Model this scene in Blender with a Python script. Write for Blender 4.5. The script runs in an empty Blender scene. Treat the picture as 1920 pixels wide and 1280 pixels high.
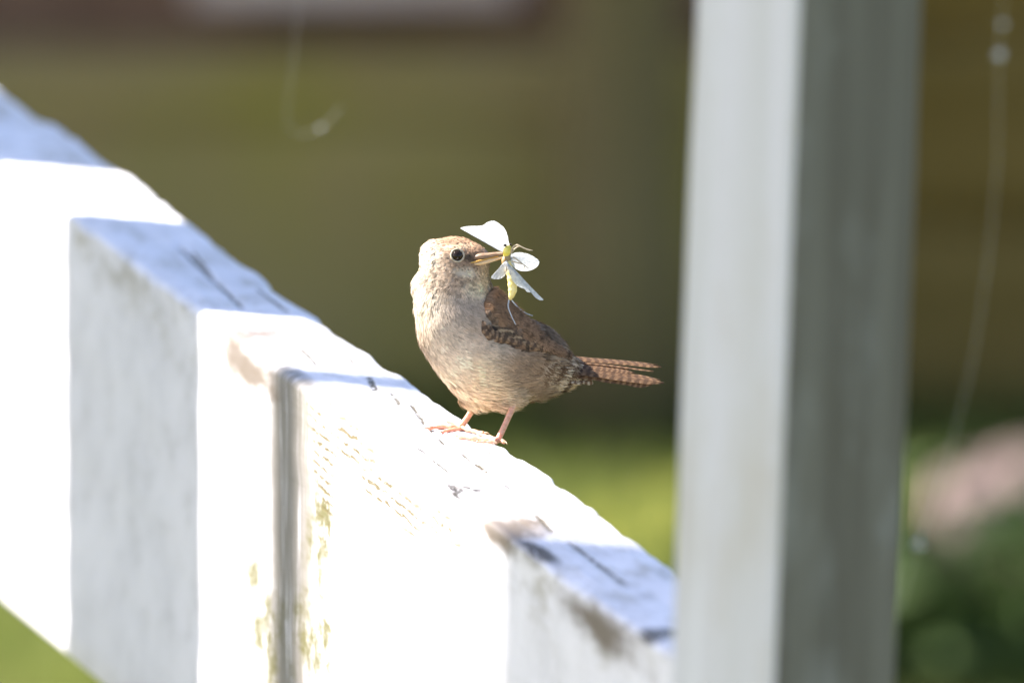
import bpy, math, random
import numpy as np
from mathutils import Vector, Matrix
R = math.radians
rng = np.random.default_rng(7)
random.seed(7)
sc = bpy.context.scene
COL = sc.collection

# ------------------------------------------------------------------ camera
PITCH = R(11.4)
LENS, SENS, DIST = 400.0, 22.3, 8.6
S = DIST * SENS / LENS / 1920.0            # metres per photo pixel at the focus distance
TOPZ = 1.05                                # height of the rail's top face above the lawn
RT = np.array([1.0, 0, 0])
VW = np.array([0, math.cos(PITCH), -math.sin(PITCH)])
UP = np.array([0, math.sin(PITCH), math.cos(PITCH)])
T0 = np.array([0, 0, TOPZ + 175 * S * math.cos(PITCH)])
CAM = T0 - DIST * VW
cd = bpy.data.cameras.new('camera'); cam = bpy.data.objects.new('camera', cd); COL.objects.link(cam)
cd.lens = LENS; cd.sensor_width = SENS; cd.sensor_fit = 'HORIZONTAL'
cd.clip_start = 0.1; cd.clip_end = 2000
cam.location = CAM
cam.rotation_euler = (math.pi / 2 - PITCH, 0, 0)
cd.dof.use_dof = True; cd.dof.focus_distance = DIST - 0.005; cd.dof.aperture_fstop = 4.3
cd.dof.aperture_blades = 0
sc.camera = cam

# ------------------------------------------------------------------ sky, sun, exposure
SUN_AZ, SUN_EL = R(24), R(42)              # behind the picture's left side
SH = np.array([-math.cos(SUN_AZ), math.sin(SUN_AZ)])   # horizontal direction towards the sun
PH = np.array([math.sin(SUN_AZ), math.cos(SUN_AZ)])    # across it
w = bpy.data.worlds.new('World'); sc.world = w; w.use_nodes = True
nt = w.node_tree; nt.nodes.clear()
sky = nt.nodes.new('ShaderNodeTexSky'); sky.sky_type = 'NISHITA'; sky.sun_disc = False
sky.sun_elevation = SUN_EL
sky.sun_rotation = math.atan2(SH[0], SH[1])
sky.air_density = 1.0; sky.dust_density = 1.7; sky.ozone_density = 2.2
bg = nt.nodes.new('ShaderNodeBackground'); bg.inputs[1].default_value = 0.075
wo = nt.nodes.new('ShaderNodeOutputWorld')
nt.links.new(sky.outputs[0], bg.inputs[0]); nt.links.new(bg.outputs[0], wo.inputs[0])
sd = bpy.data.lights.new('sun', 'SUN'); sun = bpy.data.objects.new('sun', sd); COL.objects.link(sun)
sd.energy = 5.0; sd.angle = R(0.53); sd.color = (1.0, 0.95, 0.86)
sdir = Vector((SH[0] * math.cos(SUN_EL), SH[1] * math.cos(SUN_EL), math.sin(SUN_EL)))
sun.rotation_euler = sdir.to_track_quat('Z', 'Y').to_euler()
sun.location = (-6, 4, 8)
sc.view_settings.view_transform = 'Standard'; sc.view_settings.look = 'None'
sc.view_settings.gamma = 1; sc.view_settings.exposure = 2.1
sc.cycles.use_denoising = True
sc.cycles.max_bounces = 10

# ------------------------------------------------------------------ pixel helpers
def P(px, py, dpx=0.0):
    """photo pixel + distance behind the focus plane (in pixels) -> world"""
    px = np.asarray(px, float); py = np.asarray(py, float); d = np.asarray(dpx, float) * S
    k = (DIST + d) / DIST
    return (CAM + (DIST + d)[..., None] * VW + ((px - 960) * S * k)[..., None] * RT
            - ((py - 640) * S * k)[..., None] * UP)
def ray(px, py):
    return VW * DIST + (px - 960) * S * RT - (py - 640) * S * UP
def on_z(px, py, z):
    r = ray(px, py); return CAM + r * ((z - CAM[2]) / r[2])
def on_y(px, py, y):
    r = ray(px, py); return CAM + r * ((y - CAM[1]) / r[1])

# ------------------------------------------------------------------ scene helpers
def mk(name, verts, faces, mat=None, parent=None, smooth=True, matrix=None, col=None, uv=None, normals=None):
    me = bpy.data.meshes.new(name)
    v = np.asarray(verts, float).tolist()
    f = faces.tolist() if isinstance(faces, np.ndarray) else faces
    me.from_pydata(v, [], f)
    if smooth: me.shade_smooth()
    if col is not None:
        a = me.color_attributes.new('tint', 'FLOAT_COLOR', 'POINT')
        c = np.ones((len(v), 4), np.float32); c[:, :3] = col
        a.data.foreach_set('color', c.ravel())
    if uv is not None:
        l = me.uv_layers.new(name='UVMap')
        vi = np.empty(len(me.loops), np.int32); me.loops.foreach_get('vertex_index', vi)
        l.data.foreach_set('uv', np.asarray(uv, np.float32)[vi].ravel())
    if normals is not None:
        me.normals_split_custom_set_from_vertices(np.asarray(normals, float).tolist())
    if mat: me.materials.append(mat)
    o = bpy.data.objects.new(name, me); COL.objects.link(o)
    if matrix is not None: o.matrix_world = matrix
    if parent is not None:
        o.parent = parent
        o.matrix_parent_inverse = parent.matrix_world.inverted() if matrix is None else Matrix()
    return o
def tag(o, label, cat, group=None, kind=None):
    o['label'] = label
    if cat: o['category'] = cat
    if group: o['group'] = group
    if kind: o['kind'] = kind
    return o
def empty(name, loc, rz=0):
    o = bpy.data.objects.new(name, None); COL.objects.link(o)
    o.empty_display_size = 0.02
    o.matrix_world = Matrix.Translation(Vector(loc)) @ Matrix.Rotation(rz, 4, 'Z')
    return o
def join(parts):
    V, F, n = [], [], 0
    for v, f in parts:
        V.append(np.asarray(v, float)); F += [tuple(i + n for i in q) for q in f]; n += len(v)
    return np.concatenate(V), F
def tube(path, rad, n=10, squash=None, cap=True):
    path = np.asarray(path, float); m = len(path)
    rad = np.broadcast_to(np.asarray(rad, float), (m,))
    t = np.gradient(path, axis=0); t /= np.linalg.norm(t, axis=1)[:, None] + 1e-12
    ref = np.array([0, 0, 1.0]) if abs(t[0][2]) < 0.9 else np.array([0, 1.0, 0])
    V = []
    a = ref - t[0] * (ref @ t[0]); a /= np.linalg.norm(a)
    ang = np.linspace(0, 2 * np.pi, n, endpoint=False)
    for i in range(m):
        a = a - t[i] * (a @ t[i]); a /= np.linalg.norm(a); b = np.cross(t[i], a)
        sq = 1.0 if squash is None else squash
        V.append(path[i] + rad[i] * (np.cos(ang)[:, None] * a * sq + np.sin(ang)[:, None] * b))
    V = np.concatenate(V); F = []
    for i in range(m - 1):
        for j in range(n):
            k = (j + 1) % n
            F.append((i * n + j, i * n + k, (i + 1) * n + k, (i + 1) * n + j))
    if cap:
        F.append(tuple(range(n - 1, -1, -1))); F.append(tuple((m - 1) * n + j for j in range(n)))
    return V, F
def smooth_path(pts, k=6):
    """Catmull-Rom through points (rows may hold extra columns such as radius)"""
    p = np.asarray(pts, float); p = np.vstack([2 * p[0] - p[1], p, 2 * p[-1] - p[-2]])
    out = []
    for i in range(1, len(p) - 2):
        for t in np.linspace(0, 1, k, endpoint=False):
            a, b, c, d = p[i - 1], p[i], p[i + 1], p[i + 2]
            out.append(0.5 * (2 * b + (c - a) * t + (2 * a - 5 * b + 4 * c - d) * t * t + (3 * b - a - 3 * c + d) * t ** 3))
    out.append(p[-2]); return np.array(out)
def sphere(c, r, nu=16, nv=10):
    r = np.broadcast_to(np.asarray(r, float), (3,))
    V = [np.array([0, 0, 1.0])]
    for i in range(1, nv):
        th = np.pi * i / nv
        for j in range(nu):
            ph = 2 * np.pi * j / nu
            V.append(np.array([np.sin(th) * np.cos(ph), np.sin(th) * np.sin(ph), np.cos(th)]))
    V.append(np.array([0, 0, -1.0])); F = []
    for j in range(nu): F.append((0, 1 + j, 1 + (j + 1) % nu))
    for i in range(nv - 2):
        for j in range(nu):
            a = 1 + i * nu + j; b = 1 + i * nu + (j + 1) % nu
            F.append((a, a + nu, b + nu, b))
    l = len(V) - 1
    for j in range(nu): F.append((l, l - nu + (j + 1) % nu, l - nu + j))
    return np.array(V) * r + np.asarray(c, float), F
def box(lo, hi, bev=0.0):
    lo = np.asarray(lo, float); hi = np.asarray(hi, float)
    if bev <= 0:
        V = np.array([[(lo, hi)[i][0], (lo, hi)[j][1], (lo, hi)[k][2]] for i in (0, 1) for j in (0, 1) for k in (0, 1)])
        return V, [(0, 1, 3, 2), (4, 6, 7, 5), (0, 4, 5, 1), (2, 3, 7, 6), (0, 2, 6, 4), (1, 5, 7, 3)]
    b = bev; z = [lo[2], lo[2] + b, hi[2] - b, hi[2]]; ins = [b, 0, 0, b]
    V = []
    for zz, q in zip(z, ins):
        x0, x1, y0, y1 = lo[0] + q, hi[0] - q, lo[1] + q, hi[1] - q
        V += [(x0 + b, y0, zz), (x1 - b, y0, zz), (x1, y0 + b, zz), (x1, y1 - b, zz), (x1 - b, y1, zz), (x0 + b, y1, zz), (x0, y1 - b, zz), (x0, y0 + b, zz)]
    F = [tuple(range(7, -1, -1)), tuple(24 + i for i in range(8))]
    for l in range(3):
        for j in range(8):
            k = (j + 1) % 8; F.append((l * 8 + j, l * 8 + k, l * 8 + 8 + k, l * 8 + 8 + j))
    return np.array(V), F
def vnoise(x, seed=0):
    """smooth 1-D value noise"""
    r = np.random.default_rng(seed).uniform(-1, 1, 4096)
    x = np.asarray(x, float) + 2000.3; i = np.floor(x).astype(int); f = x - i; f = f * f * (3 - 2 * f)
    return r[i % 4096] * (1 - f) + r[(i + 1) % 4096] * f
def vnoise2(x, y, seed=0):
    r = np.random.default_rng(seed).uniform(-1, 1, (256, 256))
    x = np.asarray(x, float) + 900.2; y = np.asarray(y, float) + 900.7
    i = np.floor(x).astype(int); j = np.floor(y).astype(int); f = x - i; g = y - j
    f = f * f * (3 - 2 * f); g = g * g * (3 - 2 * g)
    q = lambda a, b: r[a % 256, b % 256]
    return (q(i, j) * (1 - f) + q(i + 1, j) * f) * (1 - g) + (q(i, j + 1) * (1 - f) + q(i + 1, j + 1) * f) * g

# ------------------------------------------------------------------ material helpers
class NT:
    def __init__(s, name):
        s.m = bpy.data.materials.new(name); s.m.use_nodes = True
        s.t = s.m.node_tree; s.t.nodes.clear()
        s.out = s.n('ShaderNodeOutputMaterial')
    def n(s, typ, **kw):
        x = s.t.nodes.new(typ)
        for k, v in kw.items(): setattr(x, k, v)
        return x
    def l(s, a, b): s.t.links.new(a, b)
    def put(s, sock, v):
        if isinstance(v, bpy.types.NodeSocket): s.l(v, sock)
        else: sock.default_value = v
    def math(s, op, a, b=0.0, c=0.0, clamp=False):
        x = s.n('ShaderNodeMath', operation=op, use_clamp=clamp)
        for i, v in enumerate((a, b, c)): s.put(x.inputs[i], v)
        return x.outputs[0]
    def vec(s, op, a, b=(0, 0, 0)):
        x = s.n('ShaderNodeVectorMath', operation=op); s.put(x.inputs[0], a); s.put(x.inputs[1], b)
        return x.outputs['Value'] if op in ('LENGTH', 'DOT_PRODUCT', 'DISTANCE') else x.outputs[0]
    def mix(s, f, a, b):
        x = s.n('ShaderNodeMix', data_type='RGBA'); s.put(x.inputs[0], f)
        s.put(x.inputs[6], a if not isinstance(a, tuple) else (*a, 1) if len(a) == 3 else a)
        s.put(x.inputs[7], b if not isinstance(b, tuple) else (*b, 1) if len(b) == 3 else b)
        return x.outputs[2]
    def noise(s, v, scale=5.0, detail=4.0, rough=0.55, col=False):
        x = s.n('ShaderNodeTexNoise'); s.put(x.inputs['Vector'], v)
        x.inputs['Scale'].default_value = scale; x.inputs['Detail'].default_value = detail; x.inputs['Roughness'].default_value = rough
        return x.outputs['Color' if col else 'Fac']
    def ramp(s, f, a, b, lo=0.0, hi=1.0):
        x = s.n('ShaderNodeMapRange', interpolation_type='SMOOTHSTEP')
        s.put(x.inputs[0], f); x.inputs[1].default_value = a; x.inputs[2].default_value = b
        x.inputs[3].default_value = lo; x.inputs[4].default_value = hi
        return x.outputs[0]
    def obj(s): return s.n('ShaderNodeTexCoord').outputs['Object']
    def scale(s, v, k): return s.vec('MULTIPLY', v, k)
    def bump(s, h, strength=0.4, dist=0.001):
        x = s.n('ShaderNodeBump'); x.inputs['Strength'].default_value = strength; x.inputs['Distance'].default_value = dist
        s.put(x.inputs['Height'], h); return x.outputs[0]
    def bsdf(s, base, rough=0.6, normal=None, spec=0.4, sss=0.0, sss_r=(0.002, 0.001, 0.0005), **kw):
        b = s.n('ShaderNodeBsdfPrincipled')
        s.put(b.inputs['Base Color'], base if not isinstance(base, tuple) else (*base, 1)[:4])
        s.put(b.inputs['Roughness'], rough); b.inputs['Specular IOR Level'].default_value = spec
        if normal is not None: s.l(normal, b.inputs['Normal'])
        if sss:
            b.inputs['Subsurface Weight'].default_value = sss
            b.inputs['Subsurface Radius'].default_value = sss_r; b.inputs['Subsurface Scale'].default_value = 1.0
        return b.outputs[0]
    def done(s, sh): s.l(sh, s.out.inputs['Surface']); return s.m
def simple(name, c1, c2, scale=8.0, rough=0.7, bump=0.3, bdist=0.002, stretch=(1, 1, 1), spec=0.3, transl=0.0):
    n = NT(name); v = n.scale(n.obj(), stretch)
    f = n.noise(v, scale, 5, 0.6)
    c = n.mix(n.ramp(f, 0.3, 0.7), c1, c2)
    sh = n.bsdf(c, rough, n.bump(n.noise(v, scale * 3, 4), bump, bdist) if bump else None, spec)
    if transl:
        t = n.n('ShaderNodeBsdfTranslucent'); n.l(c, t.inputs[0])
        x = n.n('ShaderNodeMixShader'); x.inputs[0].default_value = transl
        n.l(sh, x.inputs[1]); n.l(t.outputs[0], x.inputs[2]); sh = x.outputs[0]
    return n.done(sh)

# ------------------------------------------------------------------ ground
def lawn_material():
    n = NT('lawn'); v = n.obj()
    a = n.noise(v, 3.0, 5); b = n.noise(v, 40.0, 4)
    c = n.mix(n.ramp(a, 0.35, 0.65), (0.125, 0.12, 0.04), (0.165, 0.15, 0.055))
    c = n.mix(n.ramp(b, 0.45, 0.75), c, (0.07, 0.085, 0.025))
    return n.done(n.bsdf(c, 0.9, n.bump(b, 0.4, 0.01), 0.2))
M_lawn = lawn_material()
g = mk('lawn', [(-400, -400, 0), (400, -400, 0), (400, 400, 0), (-400, 400, 0)], [(0, 1, 2, 3)], M_lawn, smooth=False)
tag(g, 'sunlit green lawn far behind the rail, out of focus', 'lawn', kind='structure')

# ================================================================== the rail (horizontal plank the bird stands on)
F0, F1 = on_z(0, 311, TOPZ), on_z(1170, 1160, TOPZ)
B0, B1 = on_z(0, 155, TOPZ), on_z(1255, 1060, TOPZ)
E_AL = ((F0 - F1) / np.linalg.norm(F0 - F1) + (B0 - B1) / np.linalg.norm(B0 - B1))
E_AL[2] = 0; E_AL /= np.linalg.norm(E_AL)              # along, away from the camera
E_AC = np.array([-E_AL[1], E_AL[0], 0]) * -1           # across, front face -> back face
FM, BM = 0.5 * (F0 + F1), 0.5 * (B0 + B1)
if (BM - FM) @ E_AC < 0: E_AC = -E_AC
THICK = float((BM - FM) @ E_AC)
def front_hit(px, py):
    r = ray(px, py); k = ((FM - CAM) @ E_AC) / (r @ E_AC); return CAM + r * k
HIGH = float(TOPZ - front_hit(60, 1180)[2])
RO = FM.copy(); RO[2] = TOPZ
RAILM = Matrix(((E_AL[0], E_AC[0], 0, RO[0]), (E_AL[1], E_AC[1], 0, RO[1]), (0, 0, 1, RO[2]), (0, 0, 0, 1)))
def rl(w): q = w - RO; return np.array([q @ E_AL, q @ E_AC, q[2]])
def rl_front(px, py): return rl(front_hit(px, py))
def rl_top(px, py): return rl(on_z(px, py, TOPZ))
print('RAIL thick %.3f high %.3f dir' % (THICK, HIGH), E_AL, 'x range', rl(F0)[0], rl(F1)[0])
X_NEAR = rl_front(1480, 1300)[0]; X_FAR = rl(F0)[0] + 1.3

def rail_material():
    n = NT('weathered_white_paint'); v = n.obj()
    sep = n.n('ShaderNodeSeparateXYZ'); n.l(v, sep.inputs[0]); X, Y, Z = sep.outputs
    grain = n.noise(n.scale(v, (6, 90, 90)), 1.0, 6, 0.65)
    fine = n.noise(n.scale(v, (60, 500, 500)), 1.0, 4, 0.6)
    blot = n.noise(v, 22.0, 5, 0.6)
    warp = n.vec('MULTIPLY', n.vec('SUBTRACT', n.noise(n.scale(v, (25, 60, 60)), 1.0, 5, 0.65, col=True), (0.5, 0.5, 0.5)), (1.5, 1.5, 1.5))
    def blob(c, r, hard=0.5, wob=1.0):
        q = n.vec('DIVIDE', n.vec('SUBTRACT', v, tuple(c)), tuple(r))
        q = n.vec('ADD', q, n.scale(warp, (wob, wob, wob)))
        return n.ramp(n.vec('LENGTH', q), 1.0, hard, 0.0, 1.0)
    def union(ms):
        o = ms[0]
        for m in ms[1:]: o = n.math('MAXIMUM', o, m)
        return o
    base = n.mix(n.ramp(blot, 0.35, 0.7), (0.78, 0.755, 0.82), (0.68, 0.66, 0.72))
    # thin grey-green mildew film, strongest away from the bird's clean stretch
    mil = n.math('MULTIPLY', n.ramp(n.noise(v, 45.0, 6, 0.7), 0.5, 0.72), 0.45)
    base = n.mix(mil, base, (0.46, 0.44, 0.46))
    # dirty, worn upper edge of the face
    edge = n.math('MULTIPLY', n.ramp(Z, -0.05, -0.006), n.ramp(n.noise(n.scale(v, (18, 40, 40)), 1.0, 5, 0.7), 0.47, 0.68))
    base = n.mix(n.math('MULTIPLY', edge, 0.7), base, (0.36, 0.33, 0.29))
    # bare grey streak with vertical runs
    fx = rl_front(545, 950)
    run = n.noise(n.scale(v, (190, 60, 10)), 1.0, 4, 0.65)
    wob = n.math('MULTIPLY', n.math('SUBTRACT', n.noise(n.scale(v, (8, 8, 22)), 1.0, 4), 0.5), 0.035)
    dx = n.math('ABSOLUTE', n.math('SUBTRACT', n.math('ADD', X, wob), float(fx[0])))
    streak = n.math('MULTIPLY', n.ramp(dx, 0.050, 0.026), n.ramp(run, 0.30, 0.5))
    streak = n.math('MULTIPLY', streak, n.ramp(Y, 0.012, 0.004))
    base = n.mix(n.math('MULTIPLY', streak, 0.9), base, (0.17, 0.15, 0.135))
    # brown stain at the upper edge left of the streak
    br = union([blob(rl_front(465, 690), (0.075, 0.05, 0.016), 0.35), blob(rl_front(440, 640), (0.03, 0.05, 0.012), 0.3),
                blob(rl_front(930, 1000), (0.05, 0.05, 0.012), 0.3), blob(rl_front(1130, 1180), (0.09, 0.05, 0.014), 0.3)])
    base = n.mix(n.math('MULTIPLY', br, 0.92), base, (0.11, 0.08, 0.058))
    # yellow-green algae low on the face round the streak
    al = union([blob(rl_front(500, 1200), (0.055, 0.05, 0.035), 0.2, 1.6), blob(rl_front(590, 1220), (0.05, 0.05, 0.045), 0.2, 1.6),
                blob(rl_front(480, 1080), (0.03, 0.05, 0.03), 0.2, 1.6), blob(rl_front(600, 1000), (0.03, 0.05, 0.06), 0.2, 1.6)])
    al = n.math('MULTIPLY', al, n.ramp(n.noise(n.scale(v, (70, 70, 50)), 1.0, 6, 0.75), 0.38, 0.54))
    base = n.mix(n.math('MULTIPLY', al, 0.95), base, (0.10, 0.09, 0.02))
    # small rubbed-through rows (saw marks) below the edge under the bird
    row = n.math('SINE', n.math('ADD', n.math('MULTIPLY', Z, 1250.0), n.math('MULTIPLY', n.noise(v, 60.0, 3), 9.0)))
    tick = n.math('MULTIPLY', n.ramp(row, 0.1, 0.6), n.ramp(n.noise(n.scale(v, (110, 200, 330)), 1.0, 4, 0.7), 0.38, 0.50))
    tk = union([blob(rl_front(740, 940), (0.11, 0.05, 0.02), 0.3), blob(rl_front(660, 830), (0.08, 0.05, 0.018), 0.3),
                blob(rl_front(830, 985), (0.06, 0.05, 0.012), 0.3), blob(rl_front(600, 790), (0.035, 0.05, 0.035), 0.3),
                blob(rl_front(610, 880), (0.03, 0.05, 0.05), 0.3)])
    base = n.mix(n.math('MULTIPLY', n.math('MULTIPLY', tick, tk), 0.95), base, (0.12, 0.09, 0.035))
    # cracks in the top face
    segs = [((768, 751), (800, 798), 0.0010), ((806, 803), (836, 838), 0.0006), ((866, 845), (888, 870), 0.0009), ((890, 864), (914, 886), 0.0011),
            ((808, 860), (852, 892), 0.0006), ((905, 838), (950, 872), 0.0004), ((690, 705), (706, 735), 0.0013), ((735, 735), (752, 762), 0.0012),
            ((640, 655), (680, 700), 0.0008), ((330, 455), (460, 580), 0.0022), ((480, 540), (545, 590), 0.0018), ((360, 470), (400, 520), 0.0016),
            ((1060, 1010), (1180, 1100), 0.0020), ((1000, 960), (1040, 1000), 0.0013), ((560, 650), (600, 690), 0.0012), ((960, 905), (1000, 935), 0.0006)]
    cw = n.vec('ADD', v, n.scale(warp, (0.004, 0.0016, 0)))
    ms = []
    for a, b, wd in segs:
        A = rl_top(*a); B = rl_top(*b); A[2] = B[2] = 0
        d = B - A; L = float(np.linalg.norm(d)); d = d / L; nn = np.array([-d[1], d[0], 0])
        q = n.vec('SUBTRACT', cw, tuple((A + B) / 2))
        across = n.math('ABSOLUTE', n.vec('DOT_PRODUCT', q, tuple(nn)))
        along = n.math('ABSOLUTE', n.vec('DOT_PRODUCT', q, tuple(d)))
        wd = wd * (1.7 if wd < 0.0015 else 0.8); ms.append(n.math('MULTIPLY', n.ramp(across, wd, wd * 0.35), n.ramp(along, L / 2, L / 2 * 0.75)))
    crack = n.math('MULTIPLY', union(ms), n.ramp(Z, -0.006, -0.003))
    crack = n.math('MULTIPLY', crack, n.ramp(n.noise(n.scale(v, (120, 700, 300)), 1.0, 4, 0.7), 0.36, 0.50))
    base = n.mix(n.math('MULTIPLY', crack, 0.97), base, (0.05, 0.037, 0.016))
    # dark droppings / nail holes
    dk = union([blob(rl_top(790, 845), (0.014, 0.0012, 0.01), 0.4, 0.9),
                blob(rl_top(1010, 1032), (0.04, 0.006, 0.012), 0.4, 0.5), blob(rl_front(1205, 1185), (0.02, 0.03, 0.006), 0.4, 0.6), blob(rl_top(1115, 968), (0.008, 0.002, 0.01), 0.4)])
    dk = n.math('MULTIPLY', dk, n.ramp(n.noise(n.scale(v, (140, 900, 500)), 1.0, 4, 0.7), 0.32, 0.44))
    base = n.mix(n.math('MULTIPLY', dk, 0.95), base, (0.045, 0.035, 0.03))
    knot = union([blob(rl_top(850, 912), (0.013, 0.0030, 0.01), 0.6, 1.0), blob(rl_top(860, 917), (0.010, 0.0026, 0.01), 0.6, 1.0), blob(rl_top(856, 923), (0.012, 0.0020, 0.01), 0.6, 1.0), blob(rl_top(874, 914), (0.007, 0.0028, 0.01), 0.5, 1.0), blob(rl_top(892, 919), (0.006, 0.0034, 0.01), 0.5, 1.1), blob(rl_top(951, 913), (0.009, 0.0014, 0.01), 0.6, 0.7)])
    knot = n.math('MULTIPLY', knot, n.ramp(n.noise(v, 520.0, 4, 0.7), 0.36, 0.46))
    base = n.mix(knot, base, (0.018, 0.013, 0.011))
    # thin weathered grain lines on the top face
    gl = n.ramp(n.noise(n.scale(v, (9, 420, 1)), 1.0, 5, 0.6), 0.62, 0.70)
    gl = n.math('MULTIPLY', n.math('MULTIPLY', gl, n.ramp(n.noise(v, 30.0, 4), 0.45, 0.6)), n.ramp(Z, -0.005, -0.002))
    base = n.mix(n.math('MULTIPLY', gl, 0.8), base, (0.16, 0.13, 0.09))
    h = n.math('ADD', n.math('MULTIPLY', grain, 0.6), n.math('MULTIPLY', fine, 0.25))
    h = n.math('SUBTRACT', h, n.math('MULTIPLY', crack, 1.2))
    h = n.math('SUBTRACT', h, n.math('MULTIPLY', n.math('MULTIPLY', tick, tk), 0.3))
    return n.done(n.bsdf(base, 0.55, n.bump(h, 0.5, 0.0012), 0.35))
M_rail = rail_material()

def build_rail():
    r = 0.004
    prof = []
    def arc(cx, cz, a0, a1, k=5):
        for a in np.linspace(a0, a1, k): prof.append((cx + r * math.cos(a), cz + r * math.sin(a)))
    for z in np.linspace(-HIGH + 0.02, -0.02, 14): prof.append((0, z))
    arc(r, -r, math.pi, math.pi / 2, 6)
    for y in np.linspace(0.008, THICK - 0.008, 22): prof.append((y, 0))
    arc(THICK - r, -r, math.pi / 2, 0, 6)
    for z in np.linspace(-0.02, -HIGH + 0.02, 8): prof.append((THICK, z))
    arc(THICK - r, -HIGH + r, 0, -math.pi / 2, 3); arc(r, -HIGH + r, -math.pi / 2, -math.pi, 3)
    prof = np.array(prof); m = len(prof)
    xs = np.concatenate([np.arange(X_NEAR, rl(F0)[0] + 0.25, 0.0028), np.linspace(rl(F0)[0] + 0.252, X_FAR, 60)])
    Xg, K = np.meshgrid(xs, np.arange(m), indexing='ij')
    Yg = prof[K, 0]; Zg = prof[K, 1]
    top = np.clip((Zg + 0.02) / 0.02, 0, 1); back = np.clip(Yg / THICK, 0, 1); frontm = np.clip(1 - Yg / 0.004, 0, 1)
    # worn arrises: the back top edge dips and bulges, the front one is chipped
    wb = vnoise(xs * 9, 1) * 0.0022 + vnoise(xs * 30, 2) * 0.0011 + vnoise(xs * 95, 3) * 0.0007
    wf = vnoise(xs * 12, 4) * 0.0016 + vnoise(xs * 45, 5) * 0.0012
    eb = np.clip((back - 0.75) / 0.25, 0, 1) ** 1.5 * top; ef = np.clip((0.2 - back) / 0.2, 0, 1) * top
    Z2 = Zg + wb[:, None] * eb - np.abs(wf)[:, None] * ef
    Y2 = Yg + (wb * 0.8)[:, None] * eb
    # raised grain on the top and the faces
    gr = vnoise2(Xg * 7, Yg * 420 + Zg * 160, 6) * 0.00035 + vnoise2(Xg * 22, Yg * 900 + Zg * 420, 8) * 0.0002
    Z2 = Z2 + gr * (Zg > -0.0005); Y2 = Y2 - gr * 1.5 * (Yg < 0.0005) + gr * (Yg > THICK - 0.0005)
    for (a, b, wd) in [((768, 751), (800, 798), 0.0012), ((866, 845), (914, 886), 0.0012), ((330, 455), (460, 580), 0.0022)]:
        A = rl_top(*a)[:2]; B = rl_top(*b)[:2]; d = B - A; L = np.linalg.norm(d); d /= L
        al = (Xg - A[0]) * d[0] + (Yg - A[1]) * d[1]; ac = np.abs(-(Xg - A[0]) * d[1] + (Yg - A[1]) * d[0])
        Z2 = Z2 - 0.0012 * np.clip(1 - ac / (wd + 0.001), 0, 1) * ((al > 0) & (al < L)) * (Zg > -0.0005)
    V = np.stack([Xg, Y2, Z2], -1).reshape(-1, 3); N = len(xs)
    i, j = np.meshgrid(np.arange(N - 1), np.arange(m), indexing='ij'); k = (j + 1) % m
    Q = np.stack([i * m + j, (i + 1) * m + j, (i + 1) * m + k, i * m + k], -1).reshape(-1, 4)
    F = Q.tolist() + [list(range(m)), [(N - 1) * m + a for a in range(m - 1, -1, -1)]]
    return mk('fence_rail', V, F, M_rail, matrix=RAILM)
rail = build_rail()
tag(rail, 'thick white painted wooden rail with peeling stained paint, the bird perches on it', 'fence rail')

# ================================================================== posts
def post_material(name, dirty):
    n = NT(name); v = n.obj()
    st = n.noise(n.scale(v, (55, 55, 2.2)), 1.0, 5, 0.6); bl = n.noise(n.scale(v, (14, 14, 5)), 1.0, 5, 0.65)
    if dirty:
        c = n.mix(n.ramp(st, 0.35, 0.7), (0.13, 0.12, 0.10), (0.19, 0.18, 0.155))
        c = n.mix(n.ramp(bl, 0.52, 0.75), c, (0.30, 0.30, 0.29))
    else:
        c = n.mix(n.ramp(st, 0.3, 0.7), (0.66, 0.64, 0.69), (0.58, 0.565, 0.58))
        c = n.mix(n.math('MULTIPLY', n.ramp(bl, 0.5, 0.72), 0.7), c, (0.50, 0.455, 0.40))
        c = n.mix(n.ramp(n.noise(n.scale(v, (90, 90, 0.8)), 1.0, 4, 0.6), 0.55, 0.75), c, (0.80, 0.80, 0.82))
    return n.done(n.bsdf(c, 0.7, n.bump(st, 0.4, 0.002), 0.3))
M_post = post_material('post_paint', False); M_mildew_shade = post_material('mildewed_shaded_paint', True)  # second one: grey mildewed side, with some of its shade put into the colour
def build_post(name, center, yaw, wd, dp, h, lean=0.0, mildew=True, parent=None):
    nz = 60; b = 0.005
    ring = [(-wd / 2 + b, -dp / 2), (wd / 2 - b, -dp / 2), (wd / 2 - b * .3, -dp / 2 + b * .3), (wd / 2, -dp / 2 + b), (wd / 2, dp / 2 - b), (wd / 2 - b, dp / 2),
            (-wd / 2 + b, dp / 2), (-wd / 2, dp / 2 - b), (-wd / 2, -dp / 2 + b), (-wd / 2 + b * .3, -dp / 2 + b * .3)]
    m = len(ring); V = []; F = []
    for i in range(nz + 1):
        z = h * i / nz; k = 1.0 + 0.006 * float(vnoise(z * 7, 11)) + 0.004 * float(vnoise(z * 31, 12))
        for x, y in ring: V.append((x * k, y * k, z))
    V += [(x * 0.55, y * 0.55, h + 0.012) for x, y in ring]
    for i in range(nz + 1):
        for j in range(m):
            F.append((i * m + j, i * m + (j + 1) % m, (i + 1) * m + (j + 1) % m, (i + 1) * m + j))
    F.append(tuple((nz + 1) * m + j for j in range(m))); F.append(tuple(range(m - 1, -1, -1)))
    M = Matrix.Translation(Vector((center[0], center[1], 0))) @ Matrix.Rotation(lean, 4, 'Y') @ Matrix.Rotation(yaw, 4, 'Z')
    o = mk(name, V, F, M_post, parent, smooth=False, matrix=M)
    o.data.materials.append(M_mildew_shade)
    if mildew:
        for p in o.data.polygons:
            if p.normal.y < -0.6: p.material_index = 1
    return o
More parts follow.
